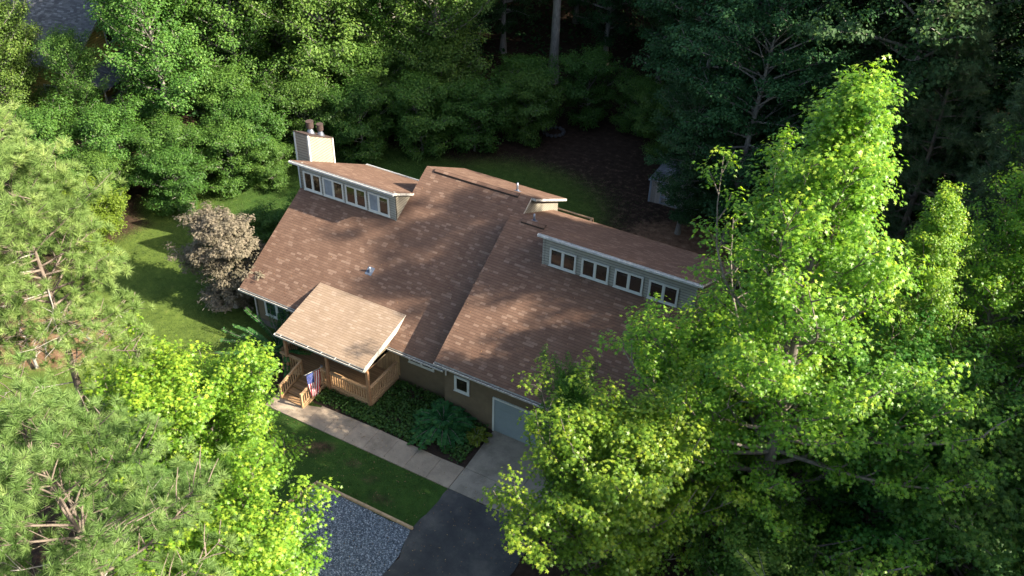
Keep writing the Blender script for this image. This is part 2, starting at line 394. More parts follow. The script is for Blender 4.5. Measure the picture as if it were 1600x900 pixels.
# ------------------------------------------------------------------ ground, paving
rng = np.random.default_rng(7)
def smooth(a, b, x): t = np.clip((x-a)/(b-a), 0, 1); return t*t*(3-2*t)
def blob(X, Y, cx, cy, rx, ry, ang=0.0, soft=0.35):
    c, s = math.cos(ang), math.sin(ang); dx, dy = X-cx, Y-cy
    u = (dx*c+dy*s)/rx; v = (-dx*s+dy*c)/ry
    return 1-smooth(1-soft, 1+soft, np.sqrt(u*u+v*v))
def cover(X, Y):
    """grass, bare dirt, lush amounts over the plot"""
    g = np.zeros_like(X); d = np.zeros_like(X)
    g = np.maximum(g, blob(X, Y, 9, -6, 9, 3.2, 0.0, 0.2))        # strip by the walk
    g = np.maximum(g, blob(X, Y, -5.5, 2.5, 7.5, 11.5, -0.12))     # left side lawn
    g = np.maximum(g, blob(X, Y, -3, 16, 9.5, 6.5, 0.25))          # back lawn, left half
    g = np.maximum(g, blob(X, Y, 5.5, 18.5, 8, 7, 0.25, 0.6)*0.85)
    g = np.maximum(g, blob(X, Y, -1, -9, 9, 4.5, 0.0)); g = np.maximum(g, blob(X, Y, -10, 9, 6, 4, 0.2))
    d = np.maximum(d, blob(X, Y, -7.8, -5.5, 3.6, 4.0, 0.4)*0.95)
    d = np.maximum(d, blob(X, Y, -10.5, -1.0, 2.6, 2.0, 0.2)*0.8)
    d = np.maximum(d, blob(X, Y, 12, 22, 10, 8, 0.2, 0.6)*0.2)
    d = np.maximum(d, blob(X, Y, 19, 20.5, 4.5, 3.0, 0.0)*0.9)
    d = np.maximum(d, blob(X, Y, -24, 10, 4, 2.5, 0.3)*0.9)
    g = g*(1-0.75*blob(X, Y, -8.2, -5.8, 3.0, 2.8, 0.4))
    for cx, cy, r in ((8.6, -5.6, 0.9), (11.2, -5.2, 0.5), (12.5, -5.6, 0.45), (13.6, -6.3, 0.6), (9.5, -4.9, 0.5)):
        b = blob(X, Y, cx, cy, r*1.5, r*0.8, 0.2, 0.6); g = g*(1-0.5*b); d = np.maximum(d, b*0.35)
    lush = np.maximum(blob(X, Y, 10, -5.5, 9, 4, 0, 0.3), blob(X, Y, 0, 14, 14, 9, 0))
    return g, d, lush
def make_ground():
    fx = np.concatenate([[-1500, -700, -350, -180, -110], np.arange(-75, 75.01, 0.4), [110, 180, 350, 700, 1500]])
    fy = np.concatenate([[-1500, -700, -350, -160, -90], np.arange(-45, 105.01, 0.4), [150, 220, 400, 800, 1600]])
    X, Y = np.meshgrid(fx, fy); nx, ny = len(fx), len(fy)
    r2 = np.random.default_rng(3)
    Z = np.zeros_like(X)
    far = smooth(30, 70, np.hypot(X-5, Y-8)); Z += far*(np.sin(X*0.11)*0.5+np.cos(Y*0.09)*0.5)
    flat = 1-smooth(0, 3, np.maximum.reduce([np.abs(X-11)-14, np.abs(Y-2)-12, X*0-1]))
    Z += (1-flat)*(r2.normal(0, 0.02, X.shape))
    Z = np.where(flat > 0.5, 0.0, Z)
    V = np.stack([X, Y, Z], -1).reshape(-1, 3)
    i = np.arange(nx*ny).reshape(ny, nx)
    F = np.stack([i[:-1, :-1], i[:-1, 1:], i[1:, 1:], i[1:, :-1]], -1).reshape(-1, 4)
    o = np_mesh('ground', V, F, M['ground'], smooth=True)
    g, d, l = cover(X.ravel(), Y.ravel())
    a = o.data.color_attributes.new('cover', 'FLOAT_COLOR', 'POINT')
    a.data.foreach_set('color', np.stack([g, d, l, np.ones_like(g)], -1).astype(np.float32).ravel())
    structure(o)
make_ground()

def sheet(name, pts, z, mat, jag=0.0, step=0.35, drop=None):
    """flat paving sheet with slightly ragged edge"""
    out = []; r = random.Random(len(name)*7)
    for k in range(len(pts)):
        a = np.array(pts[k]); b = np.array(pts[(k+1) % len(pts)]); n = max(1, int(np.linalg.norm(b-a)/step))
        for q in range(n):
            p = a+(b-a)*q/n
            if q: p = p+np.array((r.uniform(-jag, jag), r.uniform(-jag, jag)))
            out.append((p[0], p[1], z))
    mb = MB()
    if drop: mb.slab(out, [(p[0], p[1]) for p in out], drop)
    else: mb.poly(out)
    o = mb.build(name, mat); structure(o); return o
sheet('driveway', [(15.95, -4.26), (20.7, -4.27), (21.3, -30), (14.2, -30), (15.9, -10.4), (16.2, -8.6), (15.75, -7.2), (15.9, -6.0)], 0.030, M['asphalt'], 0.05, drop=0.06)
# the concrete apron and the walk, poured in slabs with open joints
def slabs(name, cells, mat, z=0.055):
    mb = MB(); r = random.Random(4)
    for (x0, y0, x1, y1, x2, y2, x3, y3) in cells:
        dz = r.uniform(-0.006, 0.006)
        mb.slab([(x0, y0, z+dz), (x1, y1, z+dz), (x2, y2, z+dz), (x3, y3, z+dz)], None, 0.1)
    o = mb.build(name, mat); structure(o)
slabs('concrete_apron', [(15.99, -2.80, 18.9, -2.80, 18.9, 0.03, 15.93, 0.03), (18.92, -2.80, 20.9, -2.80, 20.9, 0.03, 18.92, 0.03),
                         (15.98, -4.25, 18.9, -4.25, 18.9, -2.82, 15.98, -2.82), (18.92, -4.25, 20.9, -4.25, 20.9, -2.82, 18.92, -2.82)], M['apron'])
cells = []
xs = [5.0, 6.35, 7.55, 8.7, 9.85, 11.05, 12.25, 13.45, 14.7, 15.96]
for a, b in zip(xs[:-1], xs[1:]):
    ya = -2.83-0.04*math.sin(a); yb = -2.83-0.04*math.sin(b)
    if b < 7.6: ya -= 0.55; yb -= 0.5 if b < 7 else 0.12
    cells.append((a+0.008, -4.26, b-0.008, -4.26, b-0.008, yb, a+0.008, ya))
slabs('front_walk', cells, M['concrete'])
sheet('gravel_pad', [(10.60, -7.12), (15.75, -7.12), (16.1, -8.5), (16.05, -9.8), (15.2, -14), (8.2, -14), (8.6, -10.2), (10.4, -9.4)], 0.035, M['gravel'], 0.04, drop=0.06)
mb = MB(); mb.poly([(7.0, -2.86, 0.012), (15.93, -2.86, 0.012), (15.93, 0.02, 0.012), (13.1, 0.02, 0.012), (13.1, 0.72, 0.012), (9.9, 0.72, 0.012), (9.9, -1.6, 0.012), (7.0, -1.6, 0.012)])
structure(mb.build('planting_bed', M['soil']))

# timber edging of the gravel pad: two boards, each a thing
for (a, b, lb) in (((10.50, -7.05, 0.09), (15.84, -7.04, 0.09), 'long timber board edging the gravel pad beside the grass strip'),
                   ((10.52, -7.14, 0.09), (10.15, -8.75, 0.09), 'short timber board closing the left end of the gravel pad')):
    m_ = MB(); m_.bar(a, b, 0.10, 0.14); o = m_.build('edging_board', M['timber']); tag(o, lb, 'garden edging', 'timber edging of the gravel pad')

# ------------------------------------------------------------------ the house
m_ = 0.595; ZE = 2.862; ZB = 3.827; YB = -0.685; XB = 13.07; XD = 6.58
fa = lambda y: ZE+m_*y
fb = lambda y: ZB+m_*(y-YB)
YR = 8.79; ZR = fa(YR); YRB = 6.604; ZRB = fb(YRB)
bA = lambda y: ZR-0.508*(y-YR)
bL = lambda y: 8.132-0.513*(y-5.377)
bB = lambda y: ZRB-0.458*(y-YRB)
sec = math.sqrt(1+m_*m_)
house = thing('house', 'brown shingled house with two clerestories, front porch, chimney and garage wing', 'house', (0, 0, 0))

# walls
w = MB()
w.prism([(0.75, -0.1), (0.75, fa(0.75)-0.14), (5.70, fa(5.70)-0.14), (5.70, 7.95), (11.5, bL(11.5)-0.14), (11.5, -0.1)], 0.35, XD)
w.prism([(0.752, -0.1), (0.752, fa(0.752)-0.14), (YR, ZR-0.14), (12.2, bA(12.2)-0.14), (12.2, -0.1)], XD+0.004, XB-0.004)
w.build('wall', M['stucco'], house)
w = MB()
w.prism([(0.05, -0.1), (0.05, fb(0.05)-0.14), (4.95, fb(4.95)-0.14), (4.95, bB(4.95)-0.14), (11.15, bB(11.15)-0.14), (11.15, -0.1)], 15.75, 23.55)
w.prism([(0.052, -0.1), (0.052, fb(0.052)-0.14), (YRB, ZRB-0.14), (11.152, bB(11.152)-0.14), (11.152, -0.1)], XB, 15.746)
w.build('garage_wall', M['stucco'], house)
f_ = MB(); f_.box((0.33, 0.72, -0.12), (4.2, 0.80, 0.42)); f_.box((0.31, 0.8, -0.12), (0.37, 11.5, 0.42)); f_.build('foundation', M['foundation'], house)
# upper gable end of the main block over the garage roof
g_ = MB(); T = 0.16
g_.poly([(XB+0.02, 7.3, fa(7.3)-0.15), (XB+0.02, YR, ZR-0.13), (XB+0.02, 12.2, bA(12.2)-0.13), (XB+0.02, 12.2, 3.2), (XB+0.02, 7.3, 3.2)])
g_.build('gable_siding', M['siding'], house)

# roof planes
def roof_uv(pts, y0): return [(p[0], (p[1]-y0)*sec) for p in pts]
r_ = MB()
pts = [(0, 0, fa(0)), (XB+0.03, 0, fa(0)), (XB+0.03, YR, ZR), (XD, YR, ZR), (XD, 5.72, fa(5.72)), (0, 5.72, fa(5.72))]
r_.slab(pts, roof_uv(pts, 0), 0.15, mside=1)
r_.build('main_roof', [M['shingle'], M['trim_dirty']], house)
r_ = MB()
pts = [(XD, YR+0.002, ZR), (XB+0.30, YR+0.002, ZR), (XB+0.30, 12.764, bA(12.764)), (XD, 12.764, bA(12.764))]
r_.slab(pts, [(p[0], -p[1]*1.12) for p in pts], 0.15, mside=1)
r_.build('back_roof', [M['shingle'], M['trim_dirty']], house)
r_ = MB()
pts = [(-0.22, 5.377, 8.132), (XD+0.16, 5.377, 8.132), (XD+0.16, 7.30, bL(7.30)), (XD-0.01, 7.30, bL(7.30)), (XD-0.01, 12.0, bL(12.0)), (-0.22, 12.0, bL(12.0))]
r_.slab(pts, [(p[0], -p[1]*1.12) for p in pts], 0.14, mside=1)
r_.build('clerestory_roof', [M['shingle'], M['trim_dirty']], house)
r_ = MB()
pts = [(XB-0.05, YB, fb(YB)), (23.9, YB, fb(YB)), (23.9, 4.97, fb(4.97)), (15.70, 4.97, fb(4.97)), (15.70, YRB, ZRB), (XB-0.05, YRB, ZRB)]
r_.slab(pts, roof_uv(pts, YB), 0.16, mside=1)
r_.build('garage_roof', [M['shingle'], M['trim_dirty']], house)
r_ = MB()
pts = [(XB-0.05, YRB+0.002, bB(YRB)), (15.62, YRB+0.002, bB(YRB)), (15.62, 4.62, bB(4.62)), (23.85, 4.62, bB(4.62)), (23.85, 11.594, bB(11.594)), (XB+0.03, 11.594, bB(11.594)), (XB+0.03, 7.98, bB(7.98)), (XB-0.05, 7.98, bB(7.98))]
r_.slab(pts, [(p[0], -p[1]*1.1) for p in pts], 0.14, mside=1)
r_.build('garage_back_roof', [M['shingle'], M['trim_dirty']], house)
# ridge vents
def ridge_vent(x0, x1, y, z, sl_f, sl_b):
    v = MB(); h = 0.07; d = 0.17
    v.poly([(x0, y-d, z-d*sl_f+h), (x1, y-d, z-d*sl_f+h), (x1, y, z+h), (x0, y, z+h)], [(x0, 0), (x1, 0), (x1, .17), (x0, .17)])
    v.poly([(x0, y, z+h), (x1, y, z+h), (x1, y+d, z-d*sl_b+h), (x0, y+d, z-d*sl_b+h)], [(x0, 0), (x1, 0), (x1, .17), (x0, .17)])
    v.poly([(x0, y-d, z-d*sl_f+h), (x1, y-d, z-d*sl_f+h), (x1, y-d, z-d*sl_f-0.03), (x0, y-d, z-d*sl_f-0.03)], None, 1)
    v.poly([(x0, y+d, z-d*sl_b+h), (x1, y+d, z-d*sl_b+h), (x1, y+d, z-d*sl_b-0.03), (x0, y+d, z-d*sl_b-0.03)], None, 1)
    for x in (x0, x1): v.poly([(x, y-d, z-d*sl_f+h), (x, y, z+h), (x, y+d, z-d*sl_b+h), (x, y+d, z-d*sl_b-.03), (x, y-d, z-d*sl_f-.03)], None, 1)
    v.build('ridge_vent', [M['shingle'], M['debris_vent_shade']], house)  # dark side faces paint the shadow below the raised cap
ridge_vent(7.2, 12.4, YR-0.05, ZR, m_, 0.508); ridge_vent(13.75, 15.05, YRB-0.03, ZRB, m_, 0.458)

# clerestory fronts with real lapped boards
def lapped(name, x0, x1, y, z0, z1, mat, parent, lap=0.15, sx0=None):
    l = MB(); z = z0
    while z < z1-0.01:
        zt = min(z+lap, z1)
        l.poly([(x0, y-0.028, z), (x1, y-0.028, z), (x1, y-0.006, zt), (x0, y-0.006, zt)])
        l.poly([(x0, y-0.006, z), (x1, y-0.006, z), (x1, y-0.028, z), (x0, y-0.028, z)])
        z += lap
    for x in (x0, x1):
        l.box((x-0.05, y-0.045, z0), (x+0.05, y+0.02, z1))
    return l.build(name, mat, parent)
mat_lap = siding_mat('lap_siding_paint', (0.34, 0.33, 0.28), 0.15)
lapped('clerestory_wall', 0.38, 6.55, 5.70, fa(5.70)-0.05, 7.99, mat_lap, house)
lapped('clerestory_wall', 15.80, 23.5, 4.95, fb(4.95)-0.05, bB(4.95)-0.14, mat_lap, house)
# cheek walls of the clerestories (triangles)
c_ = MB()
c_.poly([(XD+0.02, 5.66, fa(5.66)-0.05), (XD+0.02, 5.66, 8.0), (XD+0.02, 7.25, bL(7.25)-0.12)])
c_.poly([(XD+0.02, 5.66, fa(5.66)-0.05), (XD+0.02, 5.66, 8.0), (XD-0.02, 5.66, 8.0), (XD-0.02, 5.66, fa(5.66)-.05)])
c_.build('cheek_wall', M['siding'], house)
c_ = MB(); c_.poly([(15.73, 4.94, fb(4.94)-0.05), (15.73, 4.94, bB(4.94)-0.13), (15.73, YRB, bB(YRB)-0.1)]); c_.build('cheek_wall', M['siding'], house)
c_ = MB(); c_.poly([(23.57, 0.05, -0.1), (23.57, 0.05, fb(0.05)-.15), (23.57, 4.94, fb(4.94)-.15), (23.57, 4.94, bB(4.94)-0.14), (23.57, 11.15, bB(11.15)-0.14), (23.57, 11.15, -0.1)]); c_.build('gable_siding', M['siding'], house)

# windows: frame part with panes below it
def window(x0, x1, z0, z1, y, panes=2, mats=None, fw=0.07, label=None, wid=0.09):
    f = MB()
    d = 0.06
    f.box((x0, y-d, z0), (x0+fw, y, z1)); f.box((x1-fw, y-d, z0), (x1, y, z1))
    f.box((x0+fw, y-d, z0), (x1-fw, y, z0+fw)); f.box((x0+fw, y-d, z1-fw), (x1-fw, y, z1))
    f.box((x0-0.03, y-d-0.03, z0-0.03), (x1+0.03, y-0.002, z0-0.001))
    iw = (x1-x0-2*fw); pw = iw/panes
    for k in range(1, panes): f.box((x0+fw+k*pw-wid/2, y-d, z0+fw), (x0+fw+k*pw+wid/2, y, z1-fw))
    o = f.build('window', M['frame'], house)
    if label: o['label'] = label
    for k in range(panes):
        p = MB(); a = x0+fw+k*pw+(wid/2 if k else 0); b = x0+fw+(k+1)*pw-(wid/2 if k < panes-1 else 0)
        p.box((a, y-0.030, z0+fw), (b, y-0.012, z1-fw))
        mt = (mats[k] if mats else M['glass'])
        q = p.build('pane', mt, o)
        s = MB(); t = 0.028   # sash bead
        s.box((a, y-0.05, z0+fw), (a+t, y-0.031, z1-fw)); s.box((b-t, y-0.05, z0+fw), (b, y-0.031, z1-fw))
        s.box((a+t, y-0.05, z0+fw), (b-t, y-0.031, z0+fw+t)); s.box((a+t, y-0.05, z1-fw-t), (b-t, y-0.031, z1-fw))
        s.build('sash', M['frame'], o)
G, BL, GG = M['glass'], M['blind'], M['glass_green']
for (a, b, ms) in ((0.20+.2, 1.62, (G, G)), (1.75, 3.15, (BL, G)), (3.29, 4.68, (G, G)), (4.82, 6.18, (BL, G))):
    window(a, b, 6.36, 7.52, 5.672, 2, ms)
for (a, b) in ((16.15, 17.56), (17.85, 19.26), (19.56, 21.0), (21.28, 22.72)):
    window(a, b, 7.25, 8.27, 4.922, 2)
window(0.92, 2.62, 0.9, 1.97, 0.75, 2, (GG, GG), 0.09, None, 0.12)
window(10.5, 12.02, 1.66, 2.02, 0.75, 2, None, 0.06, None, 0.07)
window(13.68, 14.53, 1.74, 2.70, 0.05, 1, None, 0.10)

# garage door (only its left end shows) with frame
g_ = MB(); g_.box((15.86, -0.02, 0.03), (15.95, 0.05, 2.27)); g_.box((20.55, -0.02, 0.03), (20.64, 0.05, 2.27)); g_.box((15.86, -0.021, 2.2), (20.64, 0.05, 2.29))
gd = g_.build('garage_door', M['frame'], house)
for k in range(4):
    p = MB(); z0 = 0.06+k*0.535
    p.box((15.95, 0.012, z0), (20.55, 0.045, z0+0.527)); p.build('door_section', M['door_blue'], gd)

# gutters: open troughs with hangers
def gutter(x0, x1, y, z, name='gutter', mat=None, w_=0.12, h=0.11, hang=0.9, leaf=True, back=False):
    s = 1 if not back else -1
    g = MB(); yf = y-s*w_
    lo, hi = min(y, yf), max(y, yf)
    g.box((x0, lo, z-h), (x1, hi, z-h+0.012))
    g.box((x0, yf-0.008, z-h), (x1, yf+0.008, z)); g.box((x0, yf-s*0.018-0.012, z-0.006), (x1, yf-s*0.018+0.020, z+0.012))
    g.box((x0-0.01, lo, z-h), (x0, hi, z)); g.box((x1, lo, z-h), (x1+0.01, hi, z))
    g.box((x0, y-s*0.006-0.006, z-h), (x1, y-s*0.006+0.006, z+0.004))
    o = g.build(name, mat or M['gutter'], house)
    if leaf:
        d = MB(); d.box((x0+.01, lo+0.015, z-h+0.013), (x1-.01, hi-0.015, z-0.05)); d.build('leaf_litter', M['debris_vent_shade'], o)
    if hang:
        x = x0+0.4
        while x < x1-0.1:
            k = MB(); k.box((x-0.016, lo-0.01, z+0.012), (x+0.016, hi, z+0.022)); x += hang
            k.build('hanger', M['gutter'], o)
gutter(0.0, 13.1, -0.005, ZE-0.03, mat=M['trim_dirty'], hang=0)
gutter(XB-0.05, 23.9, YB-0.005, ZB-0.04, mat=M['trim_dirty'], hang=0)
gutter(-0.22, XD+0.16, 5.372, 8.10, hang=0, leaf=False, w_=0.10)
gutter(15.62, 23.85, 4.615, bB(4.62)-0.03, hang=0, leaf=False, w_=0.10)
gutter(-0.22, XD, 12.005, bL(12.0)-0.03, hang=0, leaf=False, back=True)
# downspouts
d_ = MB(); d_.bar((12.96, -0.06, ZE-0.14), (12.96, 0.62, ZE-0.42), 0.07, 0.09); d_.bar((12.96, 0.66, ZE-0.40), (12.96, 0.66, 0.15), 0.09, 0.07); d_.bar((12.96, 0.66, 0.17), (12.96, 0.3, 0.07), 0.09, 0.07)
d_.build('downspout', M['trim_dirty'], house)
d_ = MB(); d_.bar((13.25, -0.75, ZB-0.15), (13.22, -0.02, ZB-0.85), 0.07, 0.07); d_.bar((13.22, -0.02, ZB-0.83), (13.22, -0.02, ZB-1.3), 0.07, 0.07); d_.build('downspout', M['trim_dirty'], house)
d_ = MB(); d_.bar((0.2, -0.06, ZE-0.14), (0.3, 0.66, ZE-0.42), 0.07, 0.07); d_.bar((0.3, 0.68, ZE-0.42), (0.3, 0.68, 0.1), 0.07, 0.07); d_.build('downspout', M['trim_dirty'], house)

# vent pipes in the roof
def vent_pipe(x, y, z, h=0.35, r=0.05, flash=0.2, sl=m_):
    v = MB(); v.tube([(x, y, z-0.1), (x, y, z+h)], r, 10); o = v.build('vent_pipe', M['metal'], house, True)
    f = MB(); q = [(x-flash, y-flash, z-flash*sl+0.02), (x+flash, y-flash, z-flash*sl+0.02), (x+flash, y+flash, z+flash*sl+0.02), (x-flash, y+flash, z+flash*sl+0.02)]
    f.slab(q, None, 0.02); f.tube([(x, y, z-0.05), (x, y, z+0.12)], (r*2.2, r*1.2), 10); f.build('flashing', M['vent'], o)
vent_pipe(6.69, 2.92, fa(2.92), 0.28, 0.05, 0.2); vent_pipe(11.75, 9.75, bA(9.75), 0.5, 0.055, 0.16, -0.508); vent_pipe(14.17, 7.05, bB(7.05), 0.4, 0.05, 0.14, -0.458)

# chimney with sloping cap and two flues
cx0, cx1, cy0, cy1 = -1.137, -0.197, 7.026, 9.071
zt0, zt1 = 8.933, 7.893
ch = MB()
P8 = [(cx0, cy0, 0), (cx1, cy0, 0), (cx1, cy1, 0), (cx0, cy1, 0), (cx0, cy0, zt0), (cx1, cy0, zt0), (cx1, cy1, zt1), (cx0, cy1, zt1)]
for q in ((4,5,6,7),(0,1,5,4),(1,2,6,5),(2,3,7,6),(3,0,4,7)): ch.poly([P8[k] for k in q])
chim = ch.build('chimney', M['chimney_siding'], house)
ct = MB()
for a, b in ((cx0, cy0), (cx1, cy0), (cx1, cy1), (cx0, cy1)):
    zt = zt0 if b == cy0 else zt1; ct.box((a-0.05, b-0.05, 4.0), (a+0.05, b+0.05, zt-0.02))
ct.build('corner_trim', M['frame'], chim)
cc = MB(); e = 0.06
cc.slab([(cx0-e, cy0-e, zt0+e*.5+0.03), (cx1+e, cy0-e, zt0+e*.5+0.03), (cx1+e, cy1+e, zt1-e*.5+0.03), (cx0-e, cy1+e, zt1-e*.5+0.03)], None, 0.05)
cc.build('chimney_cap', M['rust'], chim)
for fx_, fy_, s, h in ((-0.86, 8.05, 1.0, 0.75), (-0.42, 8.38, 0.88, 0.72)):
    zb = zt0-(fy_-cy0)*0.5085
    fl = MB(); fl.tube([(fx_, fy_, zb-.05), (fx_, fy_, zb+0.10), (fx_, fy_, zb+0.30)], (0.27*s, 0.22*s, 0.13*s), 16); fl.tube([(fx_, fy_, zb+.28), (fx_, fy_, zb+h*0.55)], 0.13*s, 16)
    fo = fl.build('flue', M['metal'], chim, False)
    cp = MB(); cp.tube([(fx_, fy_, zb+h*0.52), (fx_, fy_, zb+h)], 0.215*s, 18); cp.tube([(fx_, fy_, zb+h), (fx_, fy_, zb+h+0.03)], 0.235*s, 18); cp.build('flue_cap', M['rust'], chim)

# ---- porch
PX0, PX1, PYF, PZF, PYB = 4.345, 9.84, -2.106, 3.0, 1.57
ps = (fa(PYB)-PZF)/(PYB-PYF)
pr = MB()
pts = [(PX0, PYF, PZF), (PX1, PYF, PZF), (PX1, PYB+0.03, fa(PYB+0.03)+0.012), (PX0, PYB+0.03, fa(PYB+0.03)+0.012)]
pr.slab(pts, [(p[0]+0.1, (p[1]+3)*1.025) for p in pts], 0.13, mside=1)
prf = pr.build('porch_roof', [M['shingle_porch'], M['trim']], house)
for x in (PX0+0.03, PX1-0.03):   # side infill and bargeboard between porch roof and main roof
    pf = MB()
    q = [(PYF+0.02, PZF-0.30), (PYF+0.02, PZF-0.12), (PYB, PZF+ps*(PYB-PYF)-0.10), (PYB-0.55, PZF+ps*(PYB-0.55-PYF)-0.34), (-0.25, PZF+ps*(-0.25-PYF)-0.34)]
    a = [(x-0.03, y, z) for y, z in q]; b = [(x+0.03, y, z) for y, z in q]
    pf.poly(a[::-1]); pf.poly(b)
    for i in range(5): j = (i+1) % 5; pf.poly([a[i], a[j], b[j], b[i]])
    pf.build('bargeboard', M['trim'], prf)
for x in (PX0+0.06, PX1-0.08):
    gi = MB(); gi.poly([(x, -1.9, PZF-0.10), (x, 1.4, PZF+ps*(1.4-PYF)-0.15), (x, 0.8, 2.6), (x, -0.3, 2.5), (x, -1.9, 2.62)])
    gi.build('gable_infill', M['stucco'], prf)
gutter(PX0-0.02, PX1+0.02, PYF-0.005, PZF-0.02, 'porch_gutter', M['trim'], 0.13, 0.11, 0.86, True)
beam = MB(); beam.box((PX0+0.12, -1.86, 2.52), (PX1-0.06, -1.72, 2.80)); beam.box((PX0+.12, -1.715, 2.55), (PX0+.24, 0.74, 2.78)); beam.box((PX1-.2, -1.715, 2.55), (PX1-.08, 0.74, 2.78)); beam.build('porch_beam', M['post'], house)
for x, y in ((9.74, -1.78), (7.22, -1.78), (4.55, -1.78)):
    p = MB(); p.box((x-0.07, y-0.07, -0.1), (x+0.07, y+0.07, 2.52)); p.build('porch_post', M['post'], house)
DZ = 0.42
dk = MB()
y = -1.70
while y < 0.70:
    dk.box((4.0, y, DZ-0.035), (9.72, y+0.13, DZ)); y += 0.137
dk.build('deck_floor', M['wood'], house)
rim = MB(); rim.box((4.0, -1.76, 0.12), (9.70, -1.71, DZ+0.01)); rim.box((9.72, -1.71, 0.12), (9.78, 0.74, DZ+0.01)); rim.box((3.95, -1.71, 0.12), (3.995, 0.74, DZ+0.01)); rim.build('rim_joist', M['rail'], house)
bw = MB(); bw.box((4.3, 0.70, DZ), (9.9, 0.745, 2.75)); bw.build('porch_wall', M['wood_wall'], house)
# front door inside the porch
dr = MB(); dr.box((5.55, 0.645, DZ+.02), (5.65, 0.698, 2.5)); dr.box((6.55, 0.645, DZ+.02), (6.65, 0.698, 2.5)); dr.box((5.65, 0.645, 2.40), (6.55, 0.698, 2.5)); dro = dr.build('front_door', M['frame'], house)
dr = MB(); dr.box((5.65, 0.66, DZ+.02), (6.55, 0.698, 2.40)); dr.build('door_leaf', simple('door_paint', (0.10, 0.05, 0.035), 0.5, 0.2), dro)
def railing(a, b, zb, h=0.88, wide=True, name='railing', lean=0.0):
    a = np.array(a, float); b = np.array(b, float); L = np.linalg.norm(b[:2]-a[:2])
    r = MB()
    r.bar(a+(0, 0, h), b+(0, 0, h), 0.15 if wide else 0.09, 0.04); r.bar(a+(0, 0, h-0.10), b+(0, 0, h-0.10), 0.04, 0.09); r.bar(a+(0, 0, 0.10), b+(0, 0, 0.10), 0.04, 0.09)
    o = r.build(name, M['rail'], house)
    n = int(L/0.15)
    for k in range(1, n):
        bl = MB(); p = a+(b-a)*k/n; bl.bar(p+(0, 0, 0.06), p+(0, 0, h-0.06), 0.05, 0.05); bl.build('baluster', M['rail'], o)
railing((7.22, -1.74, DZ), (9.70, -1.74, DZ), 0, h=0.92)
railing((6.72, -1.74, DZ), (7.18, -1.74, DZ), 0, h=0.92)
railing((9.74, -1.70, DZ), (9.74, 0.70, DZ), 0, h=0.92)
railing((4.0, -1.70, DZ), (4.0, 0.70, DZ), 0, h=0.92)
railing((4.05, -1.74, DZ), (5.35, -1.74, DZ), 0, h=0.92)
for x in (6.78, 5.42):
    n_ = MB(); n_.box((x-.05, -1.81, 0.0), (x+.05, -1.71, 1.5 if x > 6 else 1.38)); n_.build('newel_post', M['rail'], house)
    n_ = MB(); n_.box((x-.05, -3.52, 0.0), (x+.05, -3.42, 1.0)); n_.build('newel_post', M['rail'], house)
    railing((x, -1.80, DZ+0.02), (x, -3.44, 0.08), 0, 0.86, False, 'stair_railing')
st = MB()
for k, (yy, zz) in enumerate(((-1.80, 0.34), (-2.22, 0.27), (-2.64, 0.20), (-3.06, 0.13))):
    st.box((5.45, yy-0.40, zz-0.04), (6.73, yy, zz)); st.box((5.45, yy-0.385, zz-0.11), (6.73, yy-0.365, zz-0.045))
sto = st.build('porch_steps', M['wood'], house)
for x in (6.84, 5.36): sg = MB(); sg.bar((x, -1.8, 0.28), (x, -3.45, 0.06), 0.04, 0.22); sg.build('stringer', M['rail'], sto)
# back deck peeping past the garage roof
bd = MB(); bd.box((11.6, 12.25, 2.55), (14.2, 15.2, 2.68)); bdo = bd.build('back_deck', M['wood'], house)
for x, y in ((14.1, 15.1), (11.7, 15.1), (14.1, 13.2)):
    p = MB(); p.box((x-.06, y-.06, 0), (x+.06, y+.06, 3.75)); p.build('deck_post', M['rail'], bdo)
p = MB(); p.bar((11.7, 15.1, 3.7), (14.1, 15.1, 3.7), .14, .05); p.bar((14.1, 15.1, 3.7), (14.1, 12.3, 3.7), .14, .05); p.bar((14.1, 15.1, 3.0), (14.1, 12.3, 3.0), .05, .09); p.bar((11.7, 15.1, 3.0), (14.1, 15.1, 3.0), .05, .09)
k = 12.4
while k < 15.1: p.bar((14.1, k, 2.7), (14.1, k, 3.68), .04, .04); k += .16
p.build('deck_railing', M['rail'], bdo)

# ---- flag on its pole at the top of the steps
fl = thing('flag', 'striped flag with a starry blue corner hanging from a pole at the porch steps', 'flag', (6.90, -1.86, 1.62))
def fpt(u, v, off=0.0):
    """u along the hoist (0 = inner, 1 = pole tip), v down the cloth, local to the flag's root"""
    y0, z0 = -0.22-0.98*u, 0.06+0.32*u
    gather = 1-0.45*v**1.5
    yy = -0.70+(y0+0.70)*gather; zz = z0*(1-0.6*v)-1.50*v
    xx = 0.03+0.05*math.sin(u*11+v*2.5)*(0.2+v)+0.03*math.sin(u*23+1.0+v*4)*v-0.05*v+0.02
    return (xx+off, yy, zz)
cl = MB(); nu, nv = 26, 22
for i in range(nu):
    for j in range(nv):
        u0, u1, v0, v1 = i/nu, (i+1)/nu, j/nv, (j+1)/nv
        stripe = min(12, int((1-(u0+u1)/2)*13)); canton = (1-(u0+u1)/2) < 7/13 and (v0+v1)/2 < 0.40
        mi = 2 if canton else (0 if stripe % 2 == 0 else 1)
        cl.poly([fpt(u0, v0), fpt(u1, v0), fpt(u1, v1), fpt(u0, v1)], None, mi)
cl.build('cloth', [simple('flag_red', (0.45, 0.03, 0.05), 0.8, 0.05), simple('flag_white', (0.75, 0.73, 0.70), 0.8, 0.05), simple('flag_blue', (0.03, 0.05, 0.20), 0.8, 0.05)], fl)
stn = MB()
